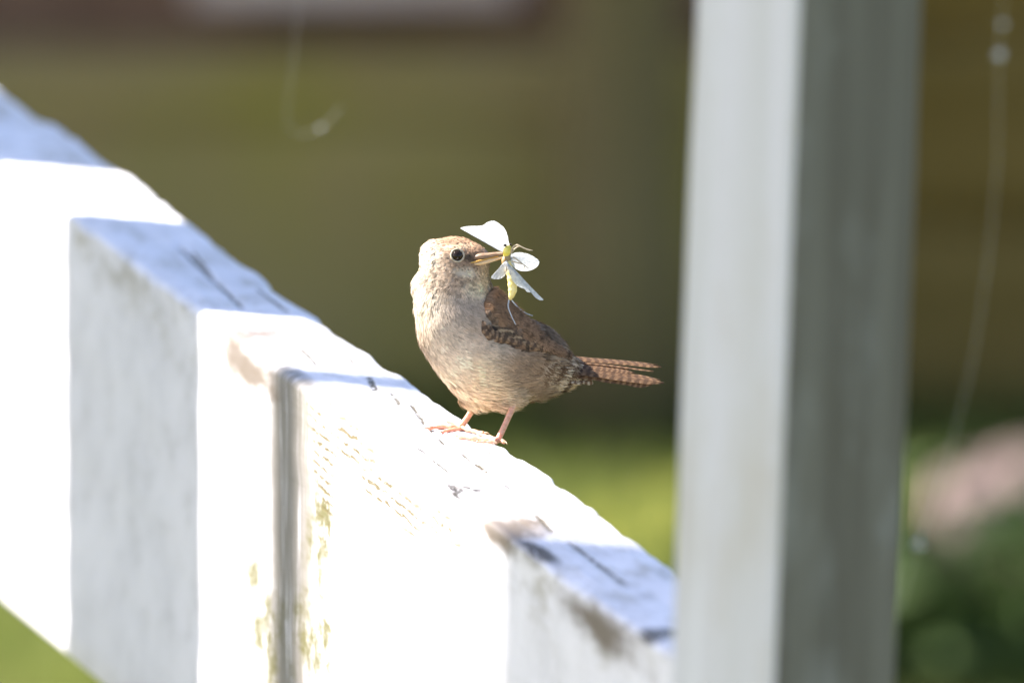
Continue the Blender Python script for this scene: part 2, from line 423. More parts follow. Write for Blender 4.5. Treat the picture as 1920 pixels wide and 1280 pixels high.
# near post: pixel columns 1280 | 1475 | 1715 at mid height, standing where the rail ends
end = RO + E_AL * X_NEAR + E_AC * THICK / 2
yb = float(end[1]) - 0.035
PL, PM, PR = (on_y(c, 640, yb) for c in (1272, 1476, 1716))
wl, wr = PM[0] - PL[0], PR[0] - PM[0]
wpost = math.hypot(wl, wr); yaw = math.atan2(wl, wr)   # square post, corner towards the camera
cx = (PL[0] + PR[0]) / 2
post = build_post('fence_post', (cx - 0.0440, yb), yaw, wpost, wpost, 1.75, lean=R(2.0))
tag(post, 'square white fence post with one side grey from mildew and painted-in shade, rail butts against it', 'fence post')
far_c = RO + E_AL * (X_FAR + 0.045) + E_AC * THICK / 2
post2 = build_post('fence_post', far_c, math.atan2(E_AL[1], E_AL[0]), 0.09, 0.09, 1.25, mildew=False)
tag(post2, 'short white fence post carrying the far end of the rail', 'fence post')
print('POST', wpost, math.degrees(yaw), cx, yb)

# ================================================================== unseen things added left of the frame to shade the rail
def ppos(p, q): return PH * p + SH * q
def pf(px):  # across-sun coordinate of the rail's front face at a pixel column
    w_ = front_hit(px, 311 + px * 0.7256); return float(w_[:2] @ PH), float(w_[:2] @ SH)
M_board = simple('white_board_paint', (0.78, 0.78, 0.77), (0.62, 0.61, 0.58), 3.0, 0.65, 0.3, 0.002, (12, 12, 1))
QF = 1.0
pr = empty('unseen_pale_fence', (*ppos(pf(120)[0], QF), 0), math.atan2(PH[1], PH[0]))  # unseen fence, boards sized and placed for the shadow stripes
pb = pf(120)[0]
def pale(p0, p1, h):
    v, f = box((p0 - pb, -0.011, 0.05), (p1 - pb, 0.011, h), 0.003)
    v[v[:, 2] > h - 0.004, 2] += 0.0
    return mk('pale', v, f, M_board, pr, smooth=False, matrix=Matrix())
pA0, pC0, pC1 = pf(-4)[0], pf(375)[0], pf(121)[0]
pale(pA0, pA0 + 0.18, 2.2); pale(pC0, pC1, 2.2)
for z in (0.35, 1.0):
    v, f = box((pC0 - pb - 0.03, 0.0115, z), (pA0 + 0.18 - pb + 0.01, 0.045, z + 0.09), 0.004)
    mk('rail', v, f, M_board, pr, smooth=False, matrix=Matrix())
tag(pr, 'unseen tall white pale fence, placed so its two boards shade the rail in stripes', 'fence')
M_bark = simple('bark', (0.10, 0.075, 0.05), (0.20, 0.16, 0.115), 6.0, 0.9, 0.9, 0.02, (1, 1, 0.2))
# thin unseen stake, added to cast a soft shadow band
ps = 0.5 * (pf(492)[0] + pf(582)[0]); qs = pf(500)[1] + 1.9
x, y = ppos(ps, qs)
v, f = tube([(x, y, 0.0), (x + 0.004, y, 0.8), (x, y + 0.006, 1.6), (x - 0.005, y, 3.5)], [0.020, 0.020, 0.019, 0.017], 12)
st = mk('shadow_stake', v, f, M_bark)
tag(st, 'unseen rough round wooden stake, added to cast a soft shadow band', 'stake')

def leaf_material(name, a, b, transl=0.3, rough=0.55):
    n = NT(name)
    at = n.n('ShaderNodeAttribute', attribute_name='tint')
    f = n.noise(n.obj(), 6.0, 4)
    c = n.mix(n.ramp(f, 0.3, 0.7), a, b)
    c2 = n.vec('MULTIPLY', c, at.outputs['Color'])
    sh = n.bsdf(c2, rough, None, 0.3)
    t = n.n('ShaderNodeBsdfTranslucent'); n.l(c2, t.inputs[0])
    x = n.n('ShaderNodeMixShader'); x.inputs[0].default_value = transl
    n.l(sh, x.inputs[1]); n.l(t.outputs[0], x.inputs[2])
    return n.done(x.outputs[0])
def leaves(pts, size, nrm=None, seed=1, tintvar=0.35, aspect=0.5):
    r = np.random.default_rng(seed); N = len(pts)
    d = r.normal(size=(N, 3)); d /= np.linalg.norm(d, axis=1)[:, None]
    if nrm is not None: d = d + nrm * 0.8; d /= np.linalg.norm(d, axis=1)[:, None]
    e = np.cross(d, r.normal(size=(N, 3))); e /= np.linalg.norm(e, axis=1)[:, None] + 1e-9
    s = size * r.uniform(0.6, 1.3, (N, 1)); up = np.cross(d, e)
    a = pts; b = pts + d * s * 0.45 + e * s * aspect * 0.5 + up * s * 0.06; c = pts + d * s - up * s * 0.08; q = pts + d * s * 0.45 - e * s * aspect * 0.5 + up * s * 0.06
    V = np.stack([a, b, c, q], 1).reshape(-1, 3)
    F = (np.arange(N)[:, None] * 4 + np.array([0, 1, 2, 3])[None])
    k = r.uniform(1 - tintvar, 1 + tintvar, (N, 1)) * np.array([[1, 1, 1]])
    return V, F, np.repeat(k, 4, 0)
M_leaf = leaf_material('tree_leaf', (0.05, 0.085, 0.02), (0.09, 0.12, 0.03))

def build_tree(name, base, trunk_r, crown_z, crown_r, h, n_leaf, seed, mleaf=M_leaf, lean=(0, 0), twigs=7, bark=None):
    r = np.random.default_rng(seed); root = empty(name, (base[0], base[1], 0))
    zs = np.linspace(0, h, 26); path = np.stack([lean[0] * zs + 0.03 * vnoise(zs * 0.7, seed) * (zs > 3), lean[1] * zs + 0.03 * vnoise(zs * 0.8, seed + 1) * (zs > 3), zs], 1)
    rad = trunk_r * (1 - 0.75 * zs / h) * (1 + 0.35 * np.exp(-zs / (trunk_r * 1.2)))
    if seed == 21: rad = trunk_r * np.clip(1.12 - 0.05 * zs, 0.3, 2)
    parts = [tube(path, rad, 18)]
    for k in range(twigs):
        z0 = crown_z - crown_r * 0.6 + r.uniform(0, 1) * crown_r; a = r.uniform(0, 6.28); i = min(25, int(z0 / h * 25)); s0 = path[i]
        L = crown_r * r.uniform(0.7, 1.0); dr = np.array([math.cos(a), math.sin(a), 0.6])
        pp = np.array([s0 + dr * L * t + np.array([0, 0, -0.1]) * L * t * t for t in np.linspace(0, 1, 8)])
        parts.append(tube(pp, np.linspace(rad[i] * 0.5, 0.008, 8), 8))
    v, f = join(parts); mk('trunk', v, f, bark or M_bark, root, matrix=Matrix())
    # clumped crown
    nc = 26; cc = r.normal(size=(nc, 3)); cc /= np.linalg.norm(cc, axis=1)[:, None]
    cc = cc * crown_r * r.uniform(0.35, 0.95, (nc, 1)) * np.array([1, 1, 0.75]) + np.array([lean[0] * crown_z, lean[1] * crown_z, crown_z])
    pts = cc[r.integers(0, nc, n_leaf)] + r.normal(size=(n_leaf, 3)) * crown_r * 0.17
    V, F, k = leaves(pts, 0.09, seed=seed)
    c = mk('crown', V, F, mleaf, root, smooth=False, matrix=Matrix(), col=k); c['kind'] = 'stuff'
    return root
# unseen tree added, trunk sized to shade the rail's near end and the post
p1 = pf(915)[0]; p0 = float(np.array([PR[0], yb]) @ PH) - 0.24
qG = pf(955)[1] + 3.6
x, y = ppos((p0 + p1) / 2, qG)
t1 = build_tree('unseen_shade_tree', (x, y), (p1 - p0) / 2 / 0.97, 7.4, 1.7, 8.4, 6000, 21)
tag(t1, 'unseen broad leafy tree, added so its trunk shades the fence post', 'tree')
print('trunk r', (p1 - p0) / 2, 'at', x, y)

# ================================================================== background garden (far out of focus)
YB = float(on_z(600, 800, 0)[1]) + 0.14                                   # board fence line behind the bird
M_brown = simple('brown_fence_stain', (0.20, 0.105, 0.06), (0.27, 0.15, 0.09), 2.0, 0.8, 0.4, 0.003, (6, 6, 0.7))
bf = empty('board_fence', (0, YB, 0))
r_ = np.random.default_rng(3)
bw = 0.125
vb, fb = box((-bw / 2 - 0.008, 0, 0.015), (bw / 2 + 0.008, 0.011, 0.95), 0.003)
first = None
for i in range(-14, 15):
    if first is None: o = mk('board', vb, fb, M_brown, bf, smooth=False, matrix=Matrix()); first = o
    else:
        o = first.copy(); COL.objects.link(o); o.parent = bf
    o.location = (i * bw, (i % 2) * 0.0118, r_.uniform(-0.01, 0.01))
for z in (0.12, 0.75):
    v, f = box((-1.9, 0.024, z), (1.9, 0.06, z + 0.08), 0.004); mk('rail', v, f, M_brown, bf, smooth=False, matrix=Matrix())
for x in (-1.85, 0.62, 1.85):
    v, f = box((x - 0.045, 0.0605, 0), (x + 0.045, 0.15, 1.0), 0.006); mk('post', v, f, M_brown, bf, smooth=False, matrix=Matrix())
tag(bf, 'brown stained board fence behind the mossy garden wall', 'fence')
# pale plank fixed along the fence
a, b = on_y(360, 0, YB - 0.03), on_y(970, 0, YB - 0.03)
v, f = box((a[0], YB - 0.034, a[2]), (b[0], YB - 0.006, a[2] + 0.07), 0.004)
M_pale = simple('pale_pink_paint', (0.85, 0.66, 0.58), (0.78, 0.6, 0.52), 4.0, 0.7, 0.2)
o = mk('plank', v, f, M_pale, smooth=False); tag(o, 'pale pinkish plank fixed across the brown board fence', 'plank')

#M_hedge = leaf_material('hedge_leaf', (0.085, 0.09, 0.02), (0.13, 0.125, 0.03))
#M_bronze = leaf_material('bronze_leaf', (0.085, 0.058, 0.014), (0.13, 0.085, 0.02))
M_stem = simple('stem', (0.05, 0.04, 0.02), (0.09, 0.07, 0.04), 20, 0.8, 0.3)
hz = on_y(600, 135, YB - 0.14)[2]
xr = on_y(1420, 600, YB - 0.14)[0]
def wall_material():
    n = NT('mossy_render'); v = n.obj(); a_ = n.noise(v, 2.6, 3, 0.5); b_ = n.noise(v, 14.0, 5, 0.65)
    c = n.mix(n.ramp(a_, 0.38, 0.62), (0.36, 0.265, 0.10), (0.34, 0.265, 0.05))
    c = n.mix(n.math('MULTIPLY', n.ramp(b_, 0.45, 0.7), 0.5), c, (0.40, 0.26, 0.13))
    return n.done(n.bsdf(c, 0.9, n.bump(b_, 0.5, 0.01), 0.2))
M_wall = wall_material()
def rough_block(lo, hi, nx, nz, seed, amp=0.006):
    """box whose front and top are uneven"""
    xs = np.linspace(lo[0], hi[0], nx); pr_ = [(lo[1], z) for z in np.linspace(lo[2], hi[2], nz)] + [(y_, hi[2]) for y_ in np.linspace(lo[1] + 0.02, hi[1], 4)] + [(hi[1], lo[2])]
    m = len(pr_); V = []
    for x_ in xs:
        for y_, z_ in pr_:
            k = float(vnoise2(x_ * 9, z_ * 9 + y_ * 7, seed)) * amp; V.append((x_, y_ + (k if y_ < lo[1] + 0.01 else 0), z_ + (k if z_ == hi[2] else 0)))
    F = [(i * m + j, (i + 1) * m + j, (i + 1) * m + (j + 1) % m, i * m + (j + 1) % m) for i in range(nx - 1) for j in range(m)]
    return np.array(V), F + [tuple(range(m)), tuple((nx - 1) * m + j for j in range(m - 1, -1, -1))]
gw = empty('garden_wall', (0, YB - 0.08, 0))
v, f = rough_block((-1.7, -0.06, 0), (xr, 0.06, hz - 0.035), 60, 10, 5); mk('wall', v, f, M_wall, gw, matrix=Matrix())
v, f = rough_block((-1.705, -0.064, hz - 0.034), (xr + 0.004, 0.062, hz), 60, 4, 6, 0.003); mk('coping', v, f, M_wall, gw, matrix=Matrix())
tag(gw, 'low olive green mossy garden wall in front of the brown fence', 'wall', kind='thing')
M_sleeper = simple('sleeper_wood', (0.17, 0.105, 0.022), (0.24, 0.15, 0.04), 3.0, 0.85, 0.5, 0.004, (1, 6, 6))
sw = empty('sleeper_wall', (xr + 0.8, YB - 0.09, 0))
for k in range(3):
    v, f = rough_block((-0.77 + 0.01 * k, -0.07, 0.002 + k * 0.152), (0.8, 0.07, 0.150 + k * 0.152), 40, 6, 8 + k, 0.005); mk('sleeper', v, f, M_sleeper, sw, matrix=Matrix())
tag(sw, 'retaining wall of stacked ochre brown timber sleepers', 'wall', kind='thing')
tx = on_y(1160, 600, YB - 0.32)
t2 = build_tree('young_tree', (tx[0], YB - 0.225), 0.047, 3.4, 0.9, 4.2, 2500, 43, lean=(0.01, 0.02), bark=simple('dark_bark', (0.15, 0.11, 0.048), (0.20, 0.15, 0.066), 6.0, 0.9, 0.9, 0.01, (1, 1, 0.2)))
tag(t2, 'slim dark trunked young tree in front of the mossy wall', 'tree')

# grass in the visible strip of lawn
M_grass = leaf_material('grass_blade', (0.13, 0.17, 0.04), (0.19, 0.215, 0.06), 0.6)
def grass():
    r = np.random.default_rng(5); N = 42000
    x = r.uniform(-1.4, 1.6, N); y = r.uniform(3.2, YB - 0.15, N)
    h = r.uniform(0.025, 0.055, N); a = r.uniform(0, 6.28, N); b = r.uniform(0, 6.28, N); wd = 0.0022
    p = np.stack([x, y, np.zeros(N)], 1); e = np.stack([np.cos(a), np.sin(a), 0 * a], 1) * wd
    bd = np.stack([np.cos(b), np.sin(b), 0 * b], 1) * (h * r.uniform(0.1, 0.6, N))[:, None]
    mid = p + bd * 0.35 + np.stack([0 * h, 0 * h, h * 0.6], 1); tip = p + bd + np.stack([0 * h, 0 * h, h], 1)
    V = np.stack([p - e, p + e, mid + e * 0.8, mid - e * 0.8, tip + e * 0.1, tip - e * 0.1], 1).reshape(-1, 3)
    i = np.arange(N)[:, None] * 6
    F = np.concatenate([i + np.array([[0, 1, 2, 3]]), i + np.array([[3, 2, 4, 5]])])
    k = np.repeat(r.uniform(0.7, 1.3, (N, 1)) * np.ones((1, 3)), 6, 0)
    o = mk('grass', V, F, M_grass, smooth=False, col=k)
    tag(o, 'short green grass in front of the mossy wall', 'grass', kind='stuff')
grass()

M_lime = leaf_material('lime_leaf', (0.30, 0.30, 0.05), (0.38, 0.36, 0.07), 0.45)
M_gleaf = leaf_material('shrub_leaf', (0.045, 0.075, 0.02), (0.07, 0.105, 0.03), 0.2, 0.9)
def broad_leaf(L, W, droop, n=7):
    V, F = [], []
    for i in range(n):
        t = i / (n - 1); wd = W * math.sin(math.pi * min(1, t * 0.93 + 0.06)) ** 0.8; x = L * t; z = L * (0.55 * t - droop * t * t)
        V += [(x, -wd, z + 0.25 * wd), (x, 0, z), (x, wd, z + 0.25 * wd)]
    for i in range(n - 1):
        for j in (0, 1): F.append((i * 3 + j, i * 3 + 3 + j, i * 3 + 4 + j, i * 3 + 1 + j))
    return np.array(V), F
def leafy_plant(name, pos, L, n, mat, seed):
    r = np.random.default_rng(seed); root = empty(name, (pos[0], pos[1], 0))
    for i in range(n):
        k = r.uniform(0.65, 1.1); v, f = broad_leaf(L * k, L * 0.22 * k, r.uniform(0.35, 0.75)); a = i * 2.4 + r.uniform(-.3, .3)
        R_ = np.array([[math.cos(a), -math.sin(a), 0], [math.sin(a), math.cos(a), 0], [0, 0, 1]])
        v = (v + [0.006, 0, 0.004]) @ R_.T; v[:, 2] = np.clip(v[:, 2], 0.004, None)
        mk('leaf', v, f, mat, root, matrix=Matrix(), col=np.ones((len(v), 3)) * r.uniform(0.8, 1.15))
    return root
for i, (px, py, L, n, lab) in enumerate([(1235, 1040, 0.13, 16, 'lime green leafy plant standing in for brightly lit lawn between rail and post'),
                                         (1752, 990, 0.10, 14, 'lime green leafy plant standing in for brightly lit lawn beside the pink flowering shrub')]):
    q = on_z(px, py, 0.0); p = leafy_plant('lit_patch_plant', q, L, n, M_lime, 50 + i)  # plants added where the lawn is lit more strongly
    tag(p, lab, 'plant', 'lime green plants in place of brightly lit lawn')

M_petal = simple('pink_petal', (0.28, 0.20, 0.20), (0.36, 0.26, 0.24), 12, 0.7, 0.0, transl=0.35)
M_petal2 = simple('mauve_petal', (0.24, 0.17, 0.20), (0.32, 0.24, 0.27), 12, 0.7, 0.0, transl=0.35)
def flower_head(c, rad, n, seed):
    r = np.random.default_rng(seed); V, F = [], []
    for i in range(n):
        z = 1 - 1.55 * (i + 0.5) / n; a = i * 2.39996; s = math.sqrt(max(0, 1 - z * z)); nn = np.array([s * math.cos(a), s * math.sin(a), z])
        t = np.cross(nn, [0.3, 0.2, 1]); t /= np.linalg.norm(t); b = np.cross(nn, t); rot = r.uniform(0, 1.5); k = rad * 0.30
        for q in range(4):
            g0 = rot + q * math.pi / 2; d = t * math.cos(g0) + b * math.sin(g0); e = -t * math.sin(g0) + b * math.cos(g0)
            o_ = np.asarray(c) + nn * rad; m0 = len(V)
            V += [o_, o_ + d * k * .6 + e * k * .45 + nn * k * .12, o_ + d * k + nn * k * .05, o_ + d * k * .6 - e * k * .45 + nn * k * .12]; F.append((m0, m0 + 1, m0 + 2, m0 + 3))
    return np.array(V), F
q = on_z(1868, 1330, 0.0)
fs = empty('flowering_shrub', (q[0], q[1], 0))
r_ = np.random.default_rng(61)
heads = [(1850, 985, 0.045), (1905, 1060, 0.05), (1800, 1095, 0.032), (1870, 1170, 0.045), (1940, 960, 0.045), (1955, 1150, 0.05)]
for i, (px, py, rad) in enumerate(heads):
    c = on_y(px, py, q[1] + r_.uniform(-0.04, 0.04)) - np.array([q[0], q[1], 0])
    v, f = tube([(0.2 * c[0], 0.2 * c[1], 0), (c[0] * .7, c[1] * .7, c[2] * .5), tuple(c)], [0.005, 0.004, 0.003], 6)
    mk('stem', v, f, M_stem, fs, matrix=Matrix())
    v, f = flower_head(c, rad, 40, 70 + i)
    mk('flower_head', v, f, (M_petal, M_petal2)[i % 2], fs, smooth=False, matrix=Matrix())
pts = r_.normal(size=(700, 3)) * [0.085, 0.06, 0.05] + [0.0, 0, 0.07]; pts[:, 2] = np.clip(pts[:, 2], 0.02, 0.16)
V, F, k = leaves(pts, 0.05, seed=63, aspect=0.6); V[:, 2] = np.clip(V[:, 2], 0.004, None)
o = mk('foliage', V, F, M_gleaf, fs, smooth=False, matrix=Matrix(), col=k); o['kind'] = 'stuff'
tag(fs, 'low shrub with round pale pink and mauve flower heads', 'shrub')

# spider silk with caught fluff, hung from the post
n_ = NT('spider_silk'); M_silk = n_.done(n_.bsdf(n_.mix(n_.ramp(n_.noise(n_.obj(), 300), .3, .7), (0.8, 0.8, 0.78), (0.7, 0.7, 0.7)), 0.4, None, 0.6))
def silk(label, pix, d, rad, blobs):
    pts = smooth_path(np.array([P(a_, b_, d_) for (a_, b_), d_ in zip(pix, d)]), 10)
    root = empty('spider_thread', pts[0])
    v, f = tube(pts, rad, 6); mk('thread', v, f, M_silk, root)
    for (a_, b_, d_, rr) in blobs:
        r = np.random.default_rng(int(a_)); c = P(a_, b_, d_); parts = []
        for q_ in range(14):
            e = r.normal(size=3); e /= np.linalg.norm(e); parts.append(tube([c, c + e * rr * .5, c + e * rr * 1.1], [rr * .13, rr * .1, rr * .04], 5))
        v, f = join(parts); mk('fluff', v, f, M_silk, root)
    tag(root, label, 'spider thread')
silk('long pale spider thread with bright fluff hanging beside the grey side of the post', [(1885, -30), (1873, 100), (1868, 330), (1830, 640), (1770, 880), (1722, 1020), (1690, 1140)],
     [-3300, -3200, -3100, -3000, -2900, -2800, -2700], 0.00010, [(1873, 102, -3200, 0.0028), (1722, 1018, -2800, 0.0032), (1880, 45, -3250, 0.002)])
silk('short faint spider thread with a speck of fluff behind the rail', [(565, -20), (548, 120), (542, 240), (600, 242), (640, 200)], [3300, 3300, 3300, 3280, 3300], 0.00005, [(601, 241, 3280, 0.0016)])

# ================================================================== the bird
def ell(p, c, r, ang=0.0):
    """signed distance (approx.) to an ellipsoid, turned by ang in the x-y plane; pixel units"""
    q = p - np.asarray(c, float); ca, sa = math.cos(ang), math.sin(ang)
    q = np.stack([q[..., 0] * ca + q[..., 1] * sa, -q[..., 0] * sa + q[..., 1] * ca, q[..., 2]], -1)
    r = np.asarray(r, float); k0 = np.linalg.norm(q / r, axis=-1); k1 = np.linalg.norm(q / (r * r), axis=-1)
    return k0 * (k0 - 1) / (k1 + 1e-9)
def smin(a, b, k):
    h = np.clip(0.5 + 0.5 * (b - a) / k, 0, 1); return b * (1 - h) + a * h - k * h * (1 - h)
A38 = math.atan2(108, 145)
WC = np.array([982.0, 612.0, -22.0]); WR = np.array([98.0, 40.0, 42.0])
HEADC = np.array([853.0, 499.0, -6.0])
def body_sdf(p):
    d = ell(p, (852, 498, -4), (62, 54, 52), 0.05)                        # skull
    d = smin(d, ell(p, (818, 476, 0), (27, 24, 34), 0.3), 12)             # raised crown feathers
    d = smin(d, ell(p, (800, 530, 4), (26, 22, 34), -0.6), 14)            # nape
    d = smin(d, ell(p, (886, 487, -14), (34, 24, 26), -0.12), 14)         # face towards the bill
    d = smin(d, ell(p, (862, 536, -8), (62, 52, 54), 0.5), 16)            # throat
    d = smin(d, ell(p, (838, 556, -2), (56, 62, 58)), 20)                 # neck
    d = smin(d, ell(p, (872, 618, -8), (93, 84, 84), 0.7), 24)            # breast
    d = smin(d, ell(p, (908, 672, -6), (98, 80, 84), 0.5), 22)            # belly
    d = smin(d, ell(p, (975, 668, 4), (88, 70, 66), 0.55), 22)            # flank / rump
    d = smin(d, ell(p, (962, 624, -6), (92, 27, 46), 0.74), 12)          # back under the wings
    d = smin(d, ell(p, (1028, 695, 6), (52, 31, 32), 0.0), 18)            # vent
    d = smin(d, ell(p, (946, 732, -26), (30, 26, 26), 0.4), 14)           # near thigh
    d = smin(d, ell(p, (892, 734, 22), (28, 24, 26)), 14)                 # far thigh
    return d
def surface_nets(f, lo, hi, st):
    ax = [np.arange(l, h + st, st) for l, h in zip(lo, hi)]
    G = np.stack(np.meshgrid(*ax, indexing='ij'), -1); D = f(G); n = D.shape
    cs = [(i, j, k) for i in (0, 1) for j in (0, 1) for k in (0, 1)]
    sl = lambda c: tuple(slice(c[a], n[a] - 1 + c[a]) for a in range(3))
    ins = np.stack([D[sl(c)] < 0 for c in cs], 0); act = ins.any(0) & ~ins.all(0)
    idx = -np.ones(act.shape, int); cells = np.argwhere(act); idx[act] = np.arange(len(cells))
    acc = np.zeros((len(cells), 3)); cnt = np.zeros(len(cells))
    for a in range(8):
        for b in range(a + 1, 8):
            if sum(x != y for x, y in zip(cs[a], cs[b])) != 1: continue
            ca = cells + np.array(cs[a]); cb = cells + np.array(cs[b])
            da = D[tuple(ca.T)]; db = D[tuple(cb.T)]; m = (da < 0) != (db < 0)
            t = np.where(m, da / np.where(m, da - db, 1), 0)[:, None]
            acc += np.where(m[:, None], ca + (cb - ca) * t, 0); cnt += m
    V = np.array(lo) + acc / cnt[:, None] * st; F = []
    for a in range(3):
        b, c = (a + 1) % 3, (a + 2) % 3
        s0 = [slice(None)] * 3; s1 = [slice(None)] * 3; s0[a] = slice(0, n[a] - 1); s1[a] = slice(1, n[a])
        A, B = D[tuple(s0)] < 0, D[tuple(s1)] < 0
        e = np.argwhere(A != B); fl = A[tuple(e.T)]
        ok = (e[:, b] > 0) & (e[:, c] > 0) & (e[:, b] < n[b] - 1) & (e[:, c] < n[c] - 1); e = e[ok]; fl = fl[ok]
        def cell(db, dc):
            q = e.copy(); q[:, b] -= db; q[:, c] -= dc; return idx[tuple(q.T)]
        Q = np.stack([cell(1, 1), cell(0, 1), cell(0, 0), cell(1, 0)], 1)
        Q = np.where(fl[:, None], Q, Q[:, ::-1]); F.append(Q)
    return V, np.concatenate(F)
def sdf_grad(p):
    e = 1.0; g = np.stack([body_sdf(p + np.eye(3)[i] * e) - body_sdf(p - np.eye(3)[i] * e) for i in range(3)], -1)
    return g / (np.linalg.norm(g, axis=-1)[..., None] + 1e-9)
def front_d(px, py):
    """distance coordinate of the bird's surface as seen through a pixel"""
    d = np.arange(-140, 60, 1.0); pts = np.stack([np.full_like(d, px), np.full_like(d, py), d], -1); v = body_sdf(pts)
    i = np.argmax(v < 0); return float(d[i]) if v[i] < 0 else float(d[np.argmin(v)])
def px2w(p): return P(p[..., 0], p[..., 1], p[..., 2])
def dir2w(n): return n[..., :1] * RT - n[..., 1:2] * UP + n[..., 2:3] * VW

def sstep(x, a, b): t = np.clip((x - a) / (b - a), 0, 1); return t * t * (3 - 2 * t)
def plumage_col(p):
    x, y, z = p[..., 0], p[..., 1], p[..., 2]
    def lay(c, col, m): m = np.clip(m, 0, 1)[..., None]; return c * (1 - m) + np.array(col) * m
    def bl(cx, cy, rx, ry, soft=0.5, ang=0.0):
        ca, sa = math.cos(ang), math.sin(ang); u = ((x - cx) * ca + (y - cy) * sa) / rx; v = (-(x - cx) * sa + (y - cy) * ca) / ry
        return 1 - sstep(np.sqrt(u * u + v * v), 1 - soft, 1 + soft)
    c = np.ones(p.shape[:-1] + (3,)) * np.array([0.50, 0.405, 0.335])           # breast
    c = lay(c, (0.66, 0.52, 0.37), bl(880, 715, 95, 55))                        # belly, buffier
    c = lay(c, (0.60, 0.52, 0.44), bl(835, 640, 40, 80) * 0.6)
    c = lay(c, (0.40, 0.31, 0.245), bl(880, 585, 60, 40) * 0.6)                 # grey lower throat
    c = lay(c, (0.33, 0.23, 0.16), bl(985, 690, 60, 55))                        # flank
    c = lay(c, (0.30, 0.20, 0.13), bl(1030, 680, 40, 30))
    c = lay(c, (0.72, 0.61, 0.45), bl(900, 522, 32, 30, 0.6))                   # throat
    hd = 1 - sstep(y + 0.25 * (x - 850), 515, 560)
    c = lay(c, (0.36, 0.245, 0.17), hd * sstep(920 - x, 0, 30))                 # head
    c = lay(c, (0.66, 0.58, 0.50), bl(796, 510, 40, 85))  # nape and back of head paled: sunlit rim put into the colour
    c = lay(c, (0.33, 0.215, 0.145), bl(880, 455, 60, 22) * 0.9)                 # crown
    c = lay(c, (0.42, 0.32, 0.25), bl(835, 520, 36, 28) * 0.7)                  # ear coverts
    c = lay(c, (0.70, 0.57, 0.44), bl(878, 511, 24, 9, 0.6, 0.1))               # moustache
    c = lay(c, (0.10, 0.07, 0.05), bl(880, 484, 19, 6.5, 0.6, 0.15) * 0.9)        # lore
    c = lay(c, (0.22, 0.16, 0.12), bl(838, 487, 14, 5, 0.6) * 0.6)
    c = lay(c, (0.58, 0.45, 0.33), bl(862, 463, 28, 5, 0.7, -0.05) * 0.8)        # eyebrow
    back = sstep(0.72 * (x - 925) - 0.9 * (y - 560), -20, 20) * sstep(x, 900, 930)
    c = lay(c, (0.19, 0.125, 0.085), np.clip(back + sstep(z, 22, 50) * sstep(y, 520, 560), 0, 1))
    bars = 0.5 + 0.5 * np.sin(0.42 * (x * 0.75 + (y - 690) * 0.45) + 0.8 * vnoise2(x / 14, y / 14, 77))
    m = sstep(x, 985, 1035) * sstep(y, 655, 690)
    c = lay(c, (0.10, 0.055, 0.035), m * sstep(bars, 0.5, 0.8) * 0.85)
    c = lay(c, (0.68, 0.55, 0.43), m * sstep(bars, 0.45, 0.2) * 0.6)
    return c

def feather_material(name, transl=0.2):
    n = NT(name); at = n.n('ShaderNodeAttribute', attribute_name='tint')
    f = n.noise(n.obj(), 900.0, 3); c = n.vec('MULTIPLY', at.outputs['Color'], n.mix(f, (0.85, 0.85, 0.85), (1.15, 1.15, 1.15)))
    sh = n.bsdf(c, 0.75, None, 0.15)
    t = n.n('ShaderNodeBsdfTranslucent'); n.l(c, t.inputs[0])
    x = n.n('ShaderNodeMixShader'); x.inputs[0].default_value = transl
    n.l(sh, x.inputs[1]); n.l(t.outputs[0], x.inputs[2]); return n.done(x.outputs[0])
M_plume = feather_material('plumage'); M_skin = feather_material('down', 0.1)

feet_c = on_z(905, 818, TOPZ)
bird = empty('bird', feet_c)
BV, BF = surface_nets(body_sdf, (745, 425, -130), (1110, 790, 130), 3.2)
wt = 1.0
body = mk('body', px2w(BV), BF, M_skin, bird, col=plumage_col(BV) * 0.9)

WS = [0, .12, .3, .5, .75, 1.0, 1.06]
W_BACK = np.array([(914, 552), (925, 538), (955, 566), (990, 602), (1030, 641), (1063, 665), (1072, 671)], float)
W_LOW = np.array([(904, 578), (905, 618), (928, 644), (966, 658), (1018, 668), (1064, 669), (1072, 673)], float)
def wing_xy(u, v):
    s_ = np.clip((np.asarray(u, float) + 1) / 2, 0, 1.06); t = (np.asarray(v, float) + 1) / 2
    return [np.interp(s_, WS, W_BACK[:, i]) * (1 - t) + np.interp(s_, WS, W_LOW[:, i]) * t for i in (0, 1)]
def in_wing(p):
    poly = np.vstack([W_BACK[:-1], W_LOW[:-1][::-1]]); x, y = p[..., 0], p[..., 1]; ins_ = np.zeros(x.shape, bool)
    for (x0, y0), (x1, y1) in zip(poly, np.roll(poly, -1, 0)):
        c = ((y0 > y) != (y1 > y)); ins_ ^= c & (x < (x1 - x0) * (y - y0) / (y1 - y0 + 1e-9) + x0)
    return ins_
